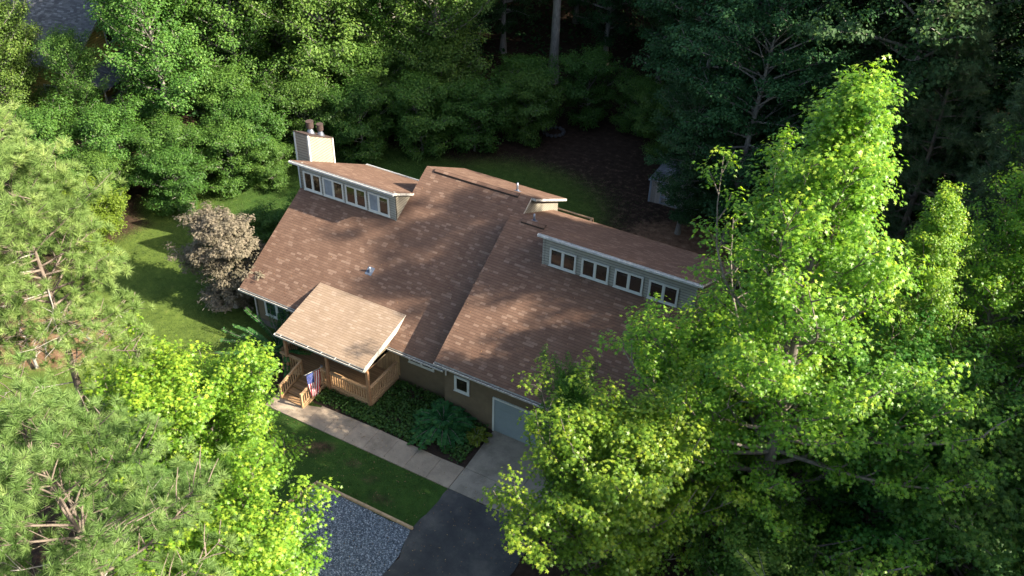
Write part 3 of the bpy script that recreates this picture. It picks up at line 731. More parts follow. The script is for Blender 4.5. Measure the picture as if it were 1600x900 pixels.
for r0 in range(9):
    n = 6 if r0 % 2 == 0 else 5
    for k in range(n):
        uc = 1-(0.5+r0+0.0)*(7/13)/9.6-0.01; vc = (0.035 if n == 6 else 0.068)+k*0.066
        for off in (0.006, -0.006):
            pt = []
            for q in range(10):
                rr = 0.020 if q % 2 == 0 else 0.008; a = q*math.pi/5
                pt.append(fpt(uc+rr*math.cos(a), max(0, vc+rr*0.66*math.sin(a)), off))
            stn.poly(pt)
stn.build('stars', M['trim'], fl)
po = MB(); po.tube([(0, 0.05, -0.02), (0, -1.28, 0.42)], 0.013, 8); po.build('pole', M['frame'], fl)
po = MB(); po.tube([(0, -1.27, 0.417), (0, -1.33, 0.437)], 0.028, 8); po.build('finial', M['metal'], fl)
po = MB(); po.box((-0.12, 0.03, -0.06), (0.02, 0.09, 0.05)); po.build('bracket', M['metal'], fl)

# ------------------------------------------------------------------ shed in the back yard
shed = thing('shed', 'small taupe garden shed with white corner boards and arched white door trim', 'shed', (14.26, 24.78, 0))
W_, D_, H_, PK = 3.0, 2.8, 1.82, 2.62
s = MB(); s.poly([(0, 0, 0), (W_, 0, 0), (W_, 0, H_), (W_/2, 0, PK), (0, 0, H_)]); s.poly([(0, D_, 0), (W_, D_, 0), (W_, D_, H_), (W_/2, D_, PK), (0, D_, H_)])
s.poly([(0, 0, 0), (0, D_, 0), (0, D_, H_), (0, 0, H_)]); s.poly([(W_, 0, 0), (W_, D_, 0), (W_, D_, H_), (W_, 0, H_)]); s.build('wall', M['shed_wall'], shed)
s = MB()
for sx in (0, 1):
    x0, x1 = (-0.12, W_/2) if sx == 0 else (W_+0.12, W_/2)
    z0 = H_-0.12*0.545
    s.slab([(x0, -0.15, z0+.05), (x1, -0.15, PK+.05), (x1, D_+0.15, PK+.05), (x0, D_+0.15, z0+.05)], None, 0.06)
s.build('roof', M['shingle_grey'], shed)
s = MB()
s.box((-0.03, -0.04, 0), (0.10, 0.02, H_)); s.box((W_-0.10, -0.04, 0), (W_+0.03, 0.02, H_)); s.box((0.1, -0.035, H_-0.10), (W_-0.1, -0.002, H_))
s.bar((-0.10, -0.17, H_-.06), (W_/2, -0.17, PK-.02), 0.03, 0.11); s.bar((W_+0.10, -0.17, H_-.06), (W_/2, -0.17, PK-.02), 0.03, 0.11)
s.build('trim', M['shed_trim'], shed)
d = MB(); x0, x1, z0, z1 = 0.80, 2.50, 0.12, 1.66
for k in range(2):
    a = x0+k*0.86; b = a+0.84
    d.box((a, -0.07, z0), (a+.09, -0.004, z1)); d.box((b-.09, -0.07, z0), (b, -0.004, z1)); d.box((a+.09, -0.07, z0), (b-.09, -0.004, z0+.09)); d.box((a+.09, -0.07, z1-.09), (b-.09, -0.004, z1)); d.box((a+.09, -0.07, 0.62), (b-.09, -0.004, 0.71))
    for (zc, sg_) in ((z1-.09, -1), (0.62, -1)):
        for t in range(6):
            t0, t1 = math.pi*t/6, math.pi*(t+1)/6; cxm, rr = (a+b)/2, 0.33
            p0 = (cxm-rr*math.cos(t0), -0.05, zc-0.33+rr*math.sin(t0)); p1 = (cxm-rr*math.cos(t1), -0.05, zc-0.33+rr*math.sin(t1)); d.bar(p0, p1, 0.04, 0.06, up=(0, 1, 0))
d.build('door_trim', M['shed_trim'], shed)

# fire ring, lying in the back yard
fr_ = thing('fire_ring', 'dark ring of stones lying on the shaded back yard', 'fire pit', (3.96, 30.6, 0))
rr = random.Random(5)
for k in range(14):
    a = k*2*math.pi/14; q = MB(); q.tube([(0.75*math.cos(a-.18), 0.75*math.sin(a-.18), .12), (0.78*math.cos(a), 0.78*math.sin(a), .14), (0.75*math.cos(a+.18), 0.75*math.sin(a+.18), .12)], (.10, .15+rr.uniform(0, .03), .10), 7); q.build('stone', M['stone'], fr_)

# ------------------------------------------------------------------ the neighbour's house behind the trees, top left
nb = thing('neighbour_house', 'yellow sided house with grey roof and white trim half hidden by trees', 'house', (-35.5, 17.0, 0), R(12))
s = MB()
s.prism([(-5, 0), (-5, 4.6), (0, 7.6), (5, 4.6), (5, 0)], -7, 6); s.build('wall', siding_mat('yellow_lap', (0.62, 0.44, 0.13), 0.2), nb)
s = MB()
for sg_ in (-1, 1):
    p4 = [(-7.5, sg_*5.6, 4.35), (6.5, sg_*5.6, 4.35), (6.5, 0, 7.75), (-7.5, 0, 7.75)]
    s.slab(p4, [(p[0], p[1]*1.17) for p in p4], 0.2, mside=1)
s.build('roof', [M['shingle_grey'], M['trim']], nb)
for (x, z) in ((-4.5, 1.0), (-1, 1.0), (3, 1.0)):
    q = MB(); q.box((x, -5.06, z), (x+.12, -5.0, z+1.5)); q.box((x+1.1, -5.06, z), (x+1.22, -5.0, z+1.5)); q.box((x+.12, -5.06, z), (x+1.1, -5, z+.12)); q.box((x+.12, -5.06, z+1.38), (x+1.1, -5, z+1.5)); o = q.build('window', M['frame'], nb)
    q = MB(); q.box((x+.12, -5.03, z+.12), (x+1.1, -5.005, z+1.38)); q.build('pane', M['glass'], o)
for (y, z) in ((-3.2, 1.0), (1.5, 1.0), (-0.6, 4.4)):
    q = MB(); q.box((6.0, y, z), (6.06, y+.12, z+1.5)); q.box((6.0, y+1.3, z), (6.06, y+1.42, z+1.5)); q.box((6, y+.12, z), (6.06, y+1.3, z+.12)); q.box((6, y+.12, z+1.38), (6.06, y+1.3, z+1.5)); o = q.build('window', M['frame'], nb)
    q = MB(); q.box((6.005, y+.12, z+.12), (6.03, y+1.3, z+1.38)); q.build('pane', M['glass'], o)
q = MB(); q.box((6.05, -5.2, 0), (6.35, -4.9, 4.5)); q.box((6.05, 4.9, 0), (6.35, 5.2, 4.5)); q.box((6.4, -5, 0.6), (8.6, 5, 0.75))
for k in range(5): q.box((8.45, -5+k*2.45, 0.75), (8.57, -4.88+k*2.45, 3.0))
q.box((8.42, -5, 1.6), (8.6, 5, 1.7)); q.build('side_porch', M['trim'], nb)
q = MB(); q.slab([(6.3, -5.3, 3.6), (9.0, -5.3, 3.0), (9.0, 5.3, 3.0), (6.3, 5.3, 3.6)], None, 0.12); q.build('porch_roof', M['shingle_grey'], nb)
# ------------------------------------------------------------------ vegetation
UP = np.array((0, 0, 1.0))
def nrm(a): return a/np.maximum(np.linalg.norm(a, axis=-1, keepdims=True), 1e-9)
def star_template():
    ang = np.radians([-112, -58, 0, 58, 112]); rad = [0.62, 0.92, 1.05, 0.92, 0.62]
    V = [(0, 0, 0)]
    for a, r in zip(ang, rad): V.append((r*math.sin(a), r*math.cos(a), -0.16*r))
    nt_ = np.radians([-165, -85, -29, 29, 85, 165]); nr = [0.30, 0.40, 0.40, 0.40, 0.40, 0.30]
    for a, r in zip(nt_, nr): V.append((r*math.sin(a), r*math.cos(a), 0.03))
    F = [[0, 6+i, 1+i, 7+i] for i in range(5)]
    return np.array(V), np.array(F)
def oval_template():
    return np.array([(0, -0.5, 0), (-0.36, 0.05, 0.10), (0, 0.62, -0.06), (0.36, 0.05, 0.10)]), np.array([[0, 3, 2, 1]])
def broad_template():
    return np.array([(0, -0.5, 0), (-0.42, -0.10, 0.06), (-0.26, 0.38, 0.04), (0, 0.60, -0.10), (0.26, 0.38, 0.04), (0.42, -0.10, 0.06)]), np.array([[0, 5, 4, 3], [0, 3, 2, 1]])
def tuft_template(n=44, seed=1, w=0.020, spread=1.05):
    r = np.random.default_rng(seed); V = []; F = []
    for i in range(n):
        th = r.uniform(0, 2*math.pi); ph = spread*r.uniform(0.05, 1)**0.6*1.25
        d = np.array((math.sin(ph)*math.cos(th), math.sin(ph)*math.sin(th), math.cos(ph))); s = np.cross(d, r.normal(size=3)); s /= np.linalg.norm(s)
        b = np.array((0, 0, r.uniform(-0.35, 0.15))); L = r.uniform(0.75, 1.1)
        tip = b+d*L+np.array((0, 0, -0.10*L))
        k = len(V); V += [b-s*w, b+s*w, tip]; F.append([k, k+1, k+2])
    return np.array(V), np.array(F)
def frond_template(n=9, w=0.16, l=0.42):
    """flat spray: leaflets in pairs along +Y"""
    V = []; F = []
    for i in range(n):
        y = -0.5+i*1.1/n
        for s in (-1, 1):
            k = len(V); L = l*(0.55+0.45*math.sin(math.pi*(i+1.2)/(n+1.4)))
            V += [(0, y, 0), (s*L*0.55, y+0.10-w*0.35, 0.03), (s*L, y+0.22*L/l, -0.08), (s*L*0.45, y+0.12+w*0.45, 0.03)]; F.append([k, k+1, k+2, k+3] if s > 0 else [k, k+3, k+2, k+1])
    return np.array(V), np.array(F)
TPL = {'star': star_template(), 'oval': oval_template(), 'broad': broad_template(), 'tuft': tuft_template(80, 1, 0.026), 'tuft_lo': tuft_template(26, 2, 0.034), 'frond': frond_template()}

def place(tpl, P, Yd, Zd, size, tint, tvar=0.0, rng=None):
    """instances of a template baked into arrays; Yd = leaf tip direction, Zd = leaf normal"""
    V, F = TPL[tpl] if isinstance(tpl, str) else tpl
    Zd = nrm(Zd); Xd = nrm(np.cross(Yd, Zd)); Yd = np.cross(Zd, Xd)
    n = len(P); k = len(V); size = np.broadcast_to(size, (n,))
    out = P[:, None, :]+size[:, None, None]*(V[None, :, 0, None]*Xd[:, None, :]+V[None, :, 1, None]*Yd[:, None, :]+V[None, :, 2, None]*Zd[:, None, :])
    FF = (F[None]+(np.arange(n)*k)[:, None, None]).reshape(-1, F.shape[1])
    T = np.repeat(np.broadcast_to(tint, (n,)), k)
    return out.reshape(-1, 3), FF, T

class Tubes:
    def __init__(s): s.V = []; s.F = []; s.n = 0
    def add(s, P, rad, k=5):
        P = np.asarray(P, float); n = len(P); rad = np.broadcast_to(rad, (n,))
        D = nrm(np.gradient(P, axis=0)); ref = np.where(np.abs(D[:, 2:3]) > 0.9, np.array([[1.0, 0, 0]]), UP[None])
        A = nrm(np.cross(D, ref)); B = np.cross(D, A); t = np.arange(k)*2*math.pi/k
        V = P[:, None]+rad[:, None, None]*(np.cos(t)[None, :, None]*A[:, None]+np.sin(t)[None, :, None]*B[:, None])
        i = np.arange(n-1)[:, None]*k; j = np.arange(k)[None]; j2 = (j+1) % k
        F = np.stack([i+j, i+j2, i+k+j2, i+k+j], -1).reshape(-1, 4)+s.n
        s.V.append(V.reshape(-1, 3)); s.F.append(F); s.n += n*k
    def build(s, name, mat, parent): return np_mesh(name, np.concatenate(s.V), np.concatenate(s.F), mat, parent=parent, smooth=True)

def tree_mesh(seed, H, base, rad, nb, prof, elev=(10, 60), leaf='star', lsize=0.16, per=9, crad=0.28, twigs=9, ncl=3, tr=0.28, droop=0.0, wob=0.3,
              flat=0.6, tipt=0.6, basetint=0.25, lumps=0.25, trunk_k=9, dead=0, twig_len=0.36, upshoot=0.0, lean=(0, 0), forks=None, tintmul=1.0):
    """returns trunk tubes, dead tubes, leaf arrays. prof(t): reach of the crown at relative height t"""
    g = np.random.default_rng(seed); tb = Tubes()
    n = 14; t = np.linspace(0, 1, n); ph = g.uniform(0, 6.28, 4)
    TP = np.stack([wob*(np.sin(t*5+ph[0])-math.sin(ph[0]))*t+lean[0]*t**1.5, wob*(np.sin(t*4+ph[1])-math.sin(ph[1]))*t+lean[1]*t**1.5, t*H*0.97], -1)
    tb.add(TP, tr*np.maximum(1-t, 0.02)**0.8*(1+0.5*np.exp(-t*25)), trunk_k)
    C = []; CD = []; CT = []; COUT = []
    ph2 = g.uniform(0, 6.28, 6)
    for i in range(nb):
        u = (i+g.uniform(0, 1))/nb; hz = base+(1-base)*u**0.92; az = i*2.39996+g.normal(0, 0.35)
        p0 = np.array([np.interp(hz, t, TP[:, k]) for k in range(3)])
        lump = 1+lumps*(math.sin(2*az+ph2[0]+hz*4)*0.6+math.sin(3*az+ph2[1]-hz*9)*0.4)
        reach = rad*prof(hz)*lump*g.uniform(0.80, 1.08)
        e = R(elev[0]+(elev[1]-elev[0])*u+g.normal(0, 7)); e = min(e, R(80))
        reach = max(0.25, reach-0.22*reach**0.75)
        L = reach/max(math.cos(e), 0.45)
        L = min(L, (H*1.0-p0[2])/max(0.15, math.sin(e)*(1+0.6*upshoot))+0.35)
        m = 7; s = np.linspace(0, 1, m); hd = np.array((math.cos(az), math.sin(az), 0)); sd_ = np.array((-math.sin(az), math.cos(az), 0))
        bend = g.normal(0, 0.10)
        rise = np.sin(e)*s-droop*s*s+upshoot*s**3
        BP = p0+L*(np.cos(e)*s[:, None]*hd+rise[:, None]*UP+(bend*np.sin(s*3.1))[:, None]*sd_)
        br = tr*(1-hz)**0.8*0.42+0.018
        tb.add(BP, br*(1-0.85*s), 5)
        k = max(3, int(twigs*(0.35+0.65*min(1, L/(rad+0.01)))))
        for q in range(k):
            sp = 0.22+0.78*(q+g.uniform(0, 1))/k; bp = np.array([np.interp(sp, s, BP[:, a]) for a in range(3)])
            bdv = nrm(BP[min(m-1, int(sp*6)+1)]-BP[max(0, int(sp*6)-0)]); side = 1 if q % 2 else -1
            td = nrm(bdv*g.uniform(0.3, 0.9)+sd_*side*g.uniform(0.4, 1.1)+UP*g.uniform(-0.15, 0.75)*(1+upshoot*0.5)-UP*droop*0.3)
            tl = (twig_len*(1.15-sp*0.6)*L**0.75*g.uniform(0.7, 1.2)+0.25)
            tp = bp+tl*np.stack([x*td+0.10*x*x*g.normal(0, 1, 3)*0.6 for x in (0, 0.5, 1.0)])
            tb.add(tp, np.array((0.35, 0.22, 0.08))*br+0.006, 3)
            tcl = g.uniform(-0.15, 0.15)
            for c in range(ncl):
                x = 0.35+0.65*(c+1)/ncl; pp = bp+tl*x*td+g.normal(0, 0.12, 3)
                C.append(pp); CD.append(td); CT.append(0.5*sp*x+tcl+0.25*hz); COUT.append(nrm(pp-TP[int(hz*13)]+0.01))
        C.append(BP[-1]); CD.append(nrm(BP[-1]-BP[-2])); CT.append(0.9); COUT.append(hd)
    C = np.array(C); CD = np.array(CD); CT = np.array(CT); COUT = np.array(COUT)
    dead_l = []
    for i in range(dead):
        dead_t = Tubes(); dead_l.append(dead_t)
        hz = g.uniform(base*0.5, base+0.35); az = g.uniform(0, 6.28); p0 = np.array([np.interp(hz, t, TP[:, k]) for k in range(3)])
        L = rad*g.uniform(0.5, 0.95); hd = np.array((math.cos(az), math.sin(az), g.uniform(-.1, .5))); s = np.linspace(0, 1, 6)
        BP = p0+L*s[:, None]*hd+g.normal(0, 0.10, (6, 3))*s[:, None]; dead_t.add(BP, 0.034*(1-0.8*s), 4)
        for q in range(5):
            b = BP[g.integers(2, 6)]; d_ = nrm(hd+g.normal(0, 0.6, 3)); dead_t.add(np.stack([b, b+d_*0.5+g.normal(0, .05, 3), b+d_*1.0+g.normal(0, .15, 3)]), np.array((0.018, 0.012, 0.006)), 3)
    if leaf.startswith('tuft'):
        m = len(C)*per; idx = np.repeat(np.arange(len(C)), per); P = C[idx]+g.normal(0, crad, (m, 3))*np.array((1, 1, flat))
        Z = nrm(CD[idx]*0.9+COUT[idx]*0.4+UP*0.55+g.normal(0, 0.35, (m, 3))); Y = g.normal(0, 1, (m, 3))
        T = np.clip(basetint+CT[idx]*tipt+g.normal(0, 0.14, m), 0, 1)
        V, F, T = place(leaf, P, Y, Z, lsize*g.uniform(0.75, 1.15, m), T)
    else:
        m = len(C)*per; idx = np.repeat(np.arange(len(C)), per)
        off = g.normal(0, 1, (m, 3)); off = nrm(off)*(g.uniform(0, 1, (m, 1))**0.5)*crad*1.6*np.array((1, 1, flat))
        P = C[idx]+off+CD[idx]*g.uniform(-0.3, 0.3, (m, 1))*crad
        out = nrm(off+COUT[idx]*crad*0.8)
        Y = nrm(out*0.9+g.normal(0, 0.5, (m, 3))-UP*0.35); Z = nrm(UP*0.75+out*0.65+g.normal(0, 0.38, (m, 3)))
        T = np.clip(basetint+CT[idx]*tipt+g.normal(0, 0.13, m), 0, 1)*tintmul
        V, F, T = place(leaf, P, Y, Z, lsize*g.uniform(0.6, 1.2, m), T)
    return tb, dead_l, (V, F, T), C

def conical(t): return np.clip(1.03-t, 0.02, 1)*min(1.0, 0.6+1.4*t)
def rounded(t): return math.sqrt(max(0.02, 1-((t-0.52)/0.54)**2))
def broadtop(t): return math.sqrt(max(0.03, 1-((t-0.60)/0.46)**2))
def pinep(t): return max(0.12, (1.04-t))**0.6*min(1, 0.5+t)
def spire(t): return max(0.05, (1.0-t))**1.0*min(1.0, 0.3+2.5*t)

def make_tree(name, label, cat, loc, group, lm, bm_, rz=0.0, sc=(1, 1, 1), cones=0, **kw):
    root = thing(name, label, cat, loc, rz, group); root.scale = sc
    tb, dt, (V, F, T), C = tree_mesh(**kw)
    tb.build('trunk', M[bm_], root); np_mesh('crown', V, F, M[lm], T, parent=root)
    for q in dt: q.build('dead_branch', M['deadwood'], root)
    g = np.random.default_rng(kw['seed']+50)
    for k in range(cones):
        p = C[g.integers(0, len(C))]; q = MB(); d = nrm(g.normal(0, 1, 3)+UP*0.3)
        q.tube([p, p+d*0.03, p+d*0.075, p+d*0.12], (0.015, 0.04, 0.033, 0.008), 7); q.build('cone', M['cone'], root, True)
    return root
def copy_tree(src, label, loc, rz, s, mat=None, group=None, name=None):
    r = src.copy(); COL.objects.link(r); r.location = loc; r.rotation_euler = (0, 0, rz)
    r.scale = (s, s, s) if isinstance(s, (int, float)) else s
    r['label'] = label
    if group: r['group'] = group
    if name: r.name = name
    for ch in [c for c in KIDS[src.name]]:
        c = ch.copy(); COL.objects.link(c); c.parent = r
    return r
KIDS = {}
def reg(o): KIDS[o.name] = [c for c in scene.objects if c.parent == o and not c.name.startswith(('cone', 'dead'))]; return o

# ---- trees round the drive: sweetgums with star leaves (each its own mesh)
SG = 'sweetgum trees standing close round the house'
PG = 'pine trees'
t1 = reg(make_tree('sweetgum_tree', 'tallest bright yellow-green pyramid tree at the right end of the roof', 'tree', (29.2, -2.7, 0), SG, 'leaf_sg', 'bark_sg',
    seed=11, H=22.4, base=0.16, rad=8.6, nb=112, prof=conical, elev=(8, 62), leaf='star', lsize=0.105, per=28, crad=0.30, twigs=12, ncl=3, tr=0.30, tipt=0.6, basetint=0.18, lumps=0.5, wob=0.3, upshoot=0.3))
t2 = reg(make_tree('sweetgum_tree', 'bright broad tree in front of the garage roof with pale yellow shoot tips', 'tree', (24.5, -7.5, 0), SG, 'leaf_sg', 'bark_sg',
    seed=23, H=10.4, base=0.28, rad=3.6, nb=58, prof=rounded, elev=(12, 66), leaf='star', lsize=0.105, per=26, crad=0.28, twigs=11, ncl=3, tr=0.20, tipt=0.65, basetint=0.18, lumps=0.5, wob=0.3, upshoot=0.35))
t3 = reg(make_tree('sweetgum_tree', 'deep green leafy tree at the lower left with a lit yellow-green top by the porch', 'tree', (8.8, -11.7, 0), SG, 'leaf_sg', 'bark_sg',
    seed=31, H=9.3, base=0.15, rad=3.7, nb=75, prof=rounded, elev=(12, 60), leaf='star', lsize=0.105, per=26, crad=0.28, twigs=11, ncl=3, tr=0.19, tipt=0.65, basetint=0.18, lumps=0.45, wob=0.3, upshoot=0.3))

# ---- pines at the left front with long needles
p1 = reg(make_tree('pine_tree', 'light green long-needled pine beside the left lawn, behind the lower pines', 'tree', (5.0, -13.5, 0), PG, 'needle', 'bark_pine',
    seed=41, H=18.0, base=0.60, rad=3.8, nb=52, prof=rounded, elev=(2, 52), leaf='tuft', lsize=0.33, per=1, crad=0.16, twigs=14, ncl=3, tr=0.24, tipt=0.5, basetint=0.22, lumps=0.2, dead=8, cones=7))
p2 = reg(make_tree('pine_tree', 'large nearest pine with needle bursts and bare grey twigs at the bottom left', 'tree', (14.6, -19.9, 0), PG, 'needle', 'bark_pine',
    seed=43, H=16.8, base=0.45, rad=4.1, nb=44, prof=rounded, elev=(2, 52), leaf='tuft', lsize=0.32, per=1, crad=0.16, twigs=14, ncl=3, tr=0.24, tipt=0.5, basetint=0.20, lumps=0.25, dead=9, cones=8))

# ---- archetypes of the wood, used by copies
h1 = reg(make_tree('hardwood_tree', 'lit leafy hardwood behind the chimney, left of the dark wood', 'tree', (-12.0, 23.0, 0), 'trees of the wood behind the house', 'leaf_hw', 'bark_grey',
    seed=61, H=18.0, base=0.14, rad=5.2, nb=72, prof=rounded, elev=(8, 60), leaf='broad', lsize=0.18, per=22, crad=0.48, flat=0.9, upshoot=0.25, twigs=10, ncl=3, tr=0.26, tipt=0.55, basetint=0.2, lumps=0.55, wob=0.5))
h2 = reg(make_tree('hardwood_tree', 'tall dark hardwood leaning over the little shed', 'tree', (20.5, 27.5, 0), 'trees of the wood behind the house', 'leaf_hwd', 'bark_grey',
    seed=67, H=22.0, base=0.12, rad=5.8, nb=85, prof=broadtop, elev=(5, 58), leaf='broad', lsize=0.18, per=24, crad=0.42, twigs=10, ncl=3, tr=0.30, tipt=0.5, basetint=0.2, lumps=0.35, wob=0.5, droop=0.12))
sh1 = reg(make_tree('shrub', 'round green shrub at the back lawn edge, right of the chimney', 'shrub', (-3.0, 22.5, 0), 'shrubs along the lawn edge', 'leaf_sh', 'bark_grey',
    seed=71, H=5.2, base=0.05, rad=3.0, nb=42, prof=rounded, elev=(5, 70), leaf='oval', lsize=0.14, per=34, crad=0.34, twigs=9, ncl=3, tr=0.08, tipt=0.5, basetint=0.15, lumps=0.3))
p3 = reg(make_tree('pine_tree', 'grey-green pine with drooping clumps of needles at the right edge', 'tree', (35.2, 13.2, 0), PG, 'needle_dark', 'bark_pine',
    seed=83, H=20.5, base=0.30, rad=5.2, nb=50, prof=pinep, elev=(0, 45), leaf='tuft_lo', lsize=0.36, per=3, crad=0.28, twigs=12, ncl=3, tr=0.26, tipt=0.6, basetint=0.2, lumps=0.3, dead=8, droop=0.1))

h3 = reg(make_tree('poplar_tree', 'tall pale green poplar standing above the left woods', 'tree', (-24.5, 24.0, 0), 'trees of the wood behind the house', 'leaf_hw', 'bark_grey',
    seed=73, H=23.0, base=0.22, rad=4.2, nb=80, prof=pinep, elev=(15, 62), leaf='oval', lsize=0.15, per=28, crad=0.45, twigs=9, ncl=3, tr=0.26, tipt=0.65, basetint=0.3, lumps=0.5, wob=0.7))
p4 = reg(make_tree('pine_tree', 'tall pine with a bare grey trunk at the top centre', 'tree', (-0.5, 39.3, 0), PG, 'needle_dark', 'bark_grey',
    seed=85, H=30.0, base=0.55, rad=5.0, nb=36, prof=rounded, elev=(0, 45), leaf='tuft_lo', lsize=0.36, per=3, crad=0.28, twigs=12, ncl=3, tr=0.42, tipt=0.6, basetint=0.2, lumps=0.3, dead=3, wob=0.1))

# ---- faded tan cedar at the corner of the house
ced = make_tree('cedar_tree', 'faded tan cedar bush at the left corner of the house', 'tree', (-1.9, 1.2, 0), None, 'cedar', 'bark_grey',
    seed=91, H=5.4, base=0.06, rad=2.3, nb=60, prof=rounded, elev=(10, 60), leaf='frond', lsize=0.12, per=26, crad=0.20, twigs=9, ncl=3, tr=0.14, tipt=0.5, basetint=0.2, lumps=0.5, droop=0.1, dead=5)

# ---- more sweetgums from the three meshes: (source, x, y, scale, turn, label)
for src, x, y, s, rz, lb in (
    (t2, 21.9, -4.5, (0.36, 0.36, 0.86), 2.1, 'narrow dark green leader tree poking up before the garage eave'),
    (t2, 33.6, -1.2, 1.10, 1.0, 'leafy tree right of the tallest pyramid tree, its top lit'),
    (t1, 31.9, 3.0, (0.58, 0.58, 0.76), 2.6, 'slim pointed green tree just right of the tallest pyramid tree'),
    (t1, 34.9, 4.9, (0.72, 0.72, 0.82), 4.2, 'yellow-green tree cut by the right edge of the picture'),
    (t3, 37.0, -2.4, 1.15, 3.4, 'dense green tree at the right edge below the pointed ones'),
    (t3, 30.6, -6.6, 0.80, 5.0, 'low dark tree under the tallest pyramid tree'),
    (t2, 34.2, -7.6, 0.72, 0.4, 'low shaded tree near the bottom right corner'),
    (t3, 15.4, -16.4, 0.98, 1.3, 'bright leafy tree overhanging the gravel pad at the bottom'),
):
    o = copy_tree(src, lb, (x, y, 0), rz, s)
    if (x > 30 and y < 0) or x < 22.5 and y > -5:      # leader is deep green; right-hand crowns darkened to paint in deeper shade
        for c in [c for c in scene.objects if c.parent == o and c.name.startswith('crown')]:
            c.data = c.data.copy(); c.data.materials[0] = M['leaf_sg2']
for src, x, y, s, rz, lb in (
    (p2, 10.8, -23.6, 0.98, 2.2, 'pine cut by the left edge below the bare dirt patch'),
    (p1, 12.6, -15.4, 0.52, 0.7, 'short pine between the big bottom pine and the bright leafy tree'),
    (p3, 40.5, 22.0, 1.05, 1.4, 'dark pine in shade behind the right edge pine'),
    (p3, 30.5, 20.5, 0.88, 4.1, 'shaded pine behind the tip of the tallest pyramid tree'),
    (p3, -52.0, 18.0, 0.85, 2.0, 'yellowish pine top at the top left corner before the grey roof'),
    (p3, 43.5, 12.8, 1.52, 5.0, 'very tall pine at the right, its crown above the right edge trees'),  # tall casters out of view, added to dapple the roof
    (p3, 46.5, 14.5, 1.5, 0.9, 'second very tall pine added outside the right edge to shade the roof'),
    (t1, 40.2, 9.6, (1.0, 1.0, 1.24), 3.3, 'very tall broadleaf tree added just outside the right edge to dapple the roof'),
    (h2, 43.0, -5.0, 0.95, 1.3, 'unseen tree added beyond the bottom right corner to darken it'),  # this and the next stand out of frame, added to shade the lower right
    (h2, 44.0, 0.5, 0.85, 2.3, 'unseen tree added beyond the right edge to shade the lower right'),
    (t3, 26.6, -0.6, 1.1, 3.0, 'green tree added at the right end of the garage to shade the walk'),  # added to block the sun from the front walk
):
    copy_tree(src, lb, (x, y, 0), rz, s)

# ---- the wood: rows behind the yard; each tree a copy with its own turn and size
rw = random.Random(12)
WOOD = 'trees of the wood behind the house'
spots = []
def try_add(x, y, s, src, d=4.6):
    for q in spots:
        if math.hypot(q[0]-x, q[1]-y) < d: return
    spots.append((x, y, s, src))
# hand placed ones that show
for x, y, s, k in ((-18.8, 13.6, .84, 0), (-27, 6.5, .66, 0), (-17.5, 19, .86, 0), (-5.5, 27.5, .95, 0), (-19, 27, .95, 0), (-30, 1.5, .62, 0), (-24.4, 10.2, .46, 0), (-29.5, 9.0, .56, 0), (-33.0, 7.0, .6, 0),
                   (25.5, 31, 1.05, 1), (16.5, 33, 1.0, 1), (31.5, 29, 1.05, 1), (17.5, 21.9, .5, 1), (20.6, 22.5, .85, 1), (15.5, 29.5, .95, 1), (11, 38.5, .8, 1), (21.5, 38, 1.1, 1), (7.5, 44, .9, 1), (-8, 35, 1.0, 1), (-13, 32, .95, 0),
                   (-34, 27.5, .8, 0), (-47, 26, .75, 0), (31, 36.5, 1.1, 1), (37, 31, 1.1, 1)):
    spots.append((x, y, s, k))
for k in range(1400):
    x = rw.uniform(-75, 72); y = rw.uniform(-6, 104)
    back = 32+0.25*abs(x-2)+(0 if x < 20 else -16)
    if x < -15: back = 8+(x+15)*0.15
    if x > (47 if y < 15 else 39) and y < 62: pass
    elif y < back: continue
    if -52 < x < -25 and 8 < y < 30: continue
    if -38 < x < -14 and 3 < y < 13: continue
    if abs(x+1-(y-39)*-0.45) < 4.0 and y < 47: continue
    lim = 5.2 if y < 55 else 7.0
    try_add(x, y, rw.uniform(0.82, 1.18), 0 if (x < -8 and rw.random() < 0.8) else 1, lim)
def where(x, y):
    if y > 62: return 'far back in the wood, beyond the nearer rows'
    if x > 39: return 'in the wood right of the yard'
    if x < -20: return 'in the left of the wood'
    return 'in the dark wood behind the back yard'
HAND = ['lit hardwood spreading over the left bushes', 'pale green hardwood near the left edge', 'lit hardwood beside the yellow house, upper left', 'shaded hardwood right behind the round shrubs',
        'hardwood at the top, left of the chimney tree', 'low pale hardwood at the far left above the pine', 'small tree half masking the yellow wall', 'small tree before the neighbouring grey roof', 'small tree at the left edge before the grey roof', 'dark hardwood behind the shed, right of the leaning one', 'dark hardwood left of the shed at the yard end',
        'dark hardwood filling the top right beside the pine', 'small dark tree hanging over the right side of the shed', 'dark tree rising over the small one by the shed', 'dark hardwood directly behind the shed', 'small dark hardwood at the end of the bare yard', 'tall dark hardwood behind the shed trees', 'dark hardwood right of the bare pine trunk',
        'dark hardwood left of the bare pine trunk', 'half lit hardwood behind the chimney trees', 'hardwood behind the yellow house', 'hardwood at the top left corner behind the grey roof', 'high dark hardwood near the top right', 'large dark hardwood right of the top centre']
lw = 0
for i, (x, y, s, k) in enumerate(spots[:280]):
    lb = HAND[i] if i < len(HAND) else ('leafy hardwood tree standing '+where(x, y))
    src = (h1 if k == 0 else h2) if (i < len(HAND) or rw.random() < 0.72) else h3
    copy_tree(src, lb, (x, y, 0), rw.uniform(0, 6.28), (s, s, s*rw.uniform(0.92, 1.1)), group=WOOD if i < len(HAND) else 'hardwood trees '+where(x, y))

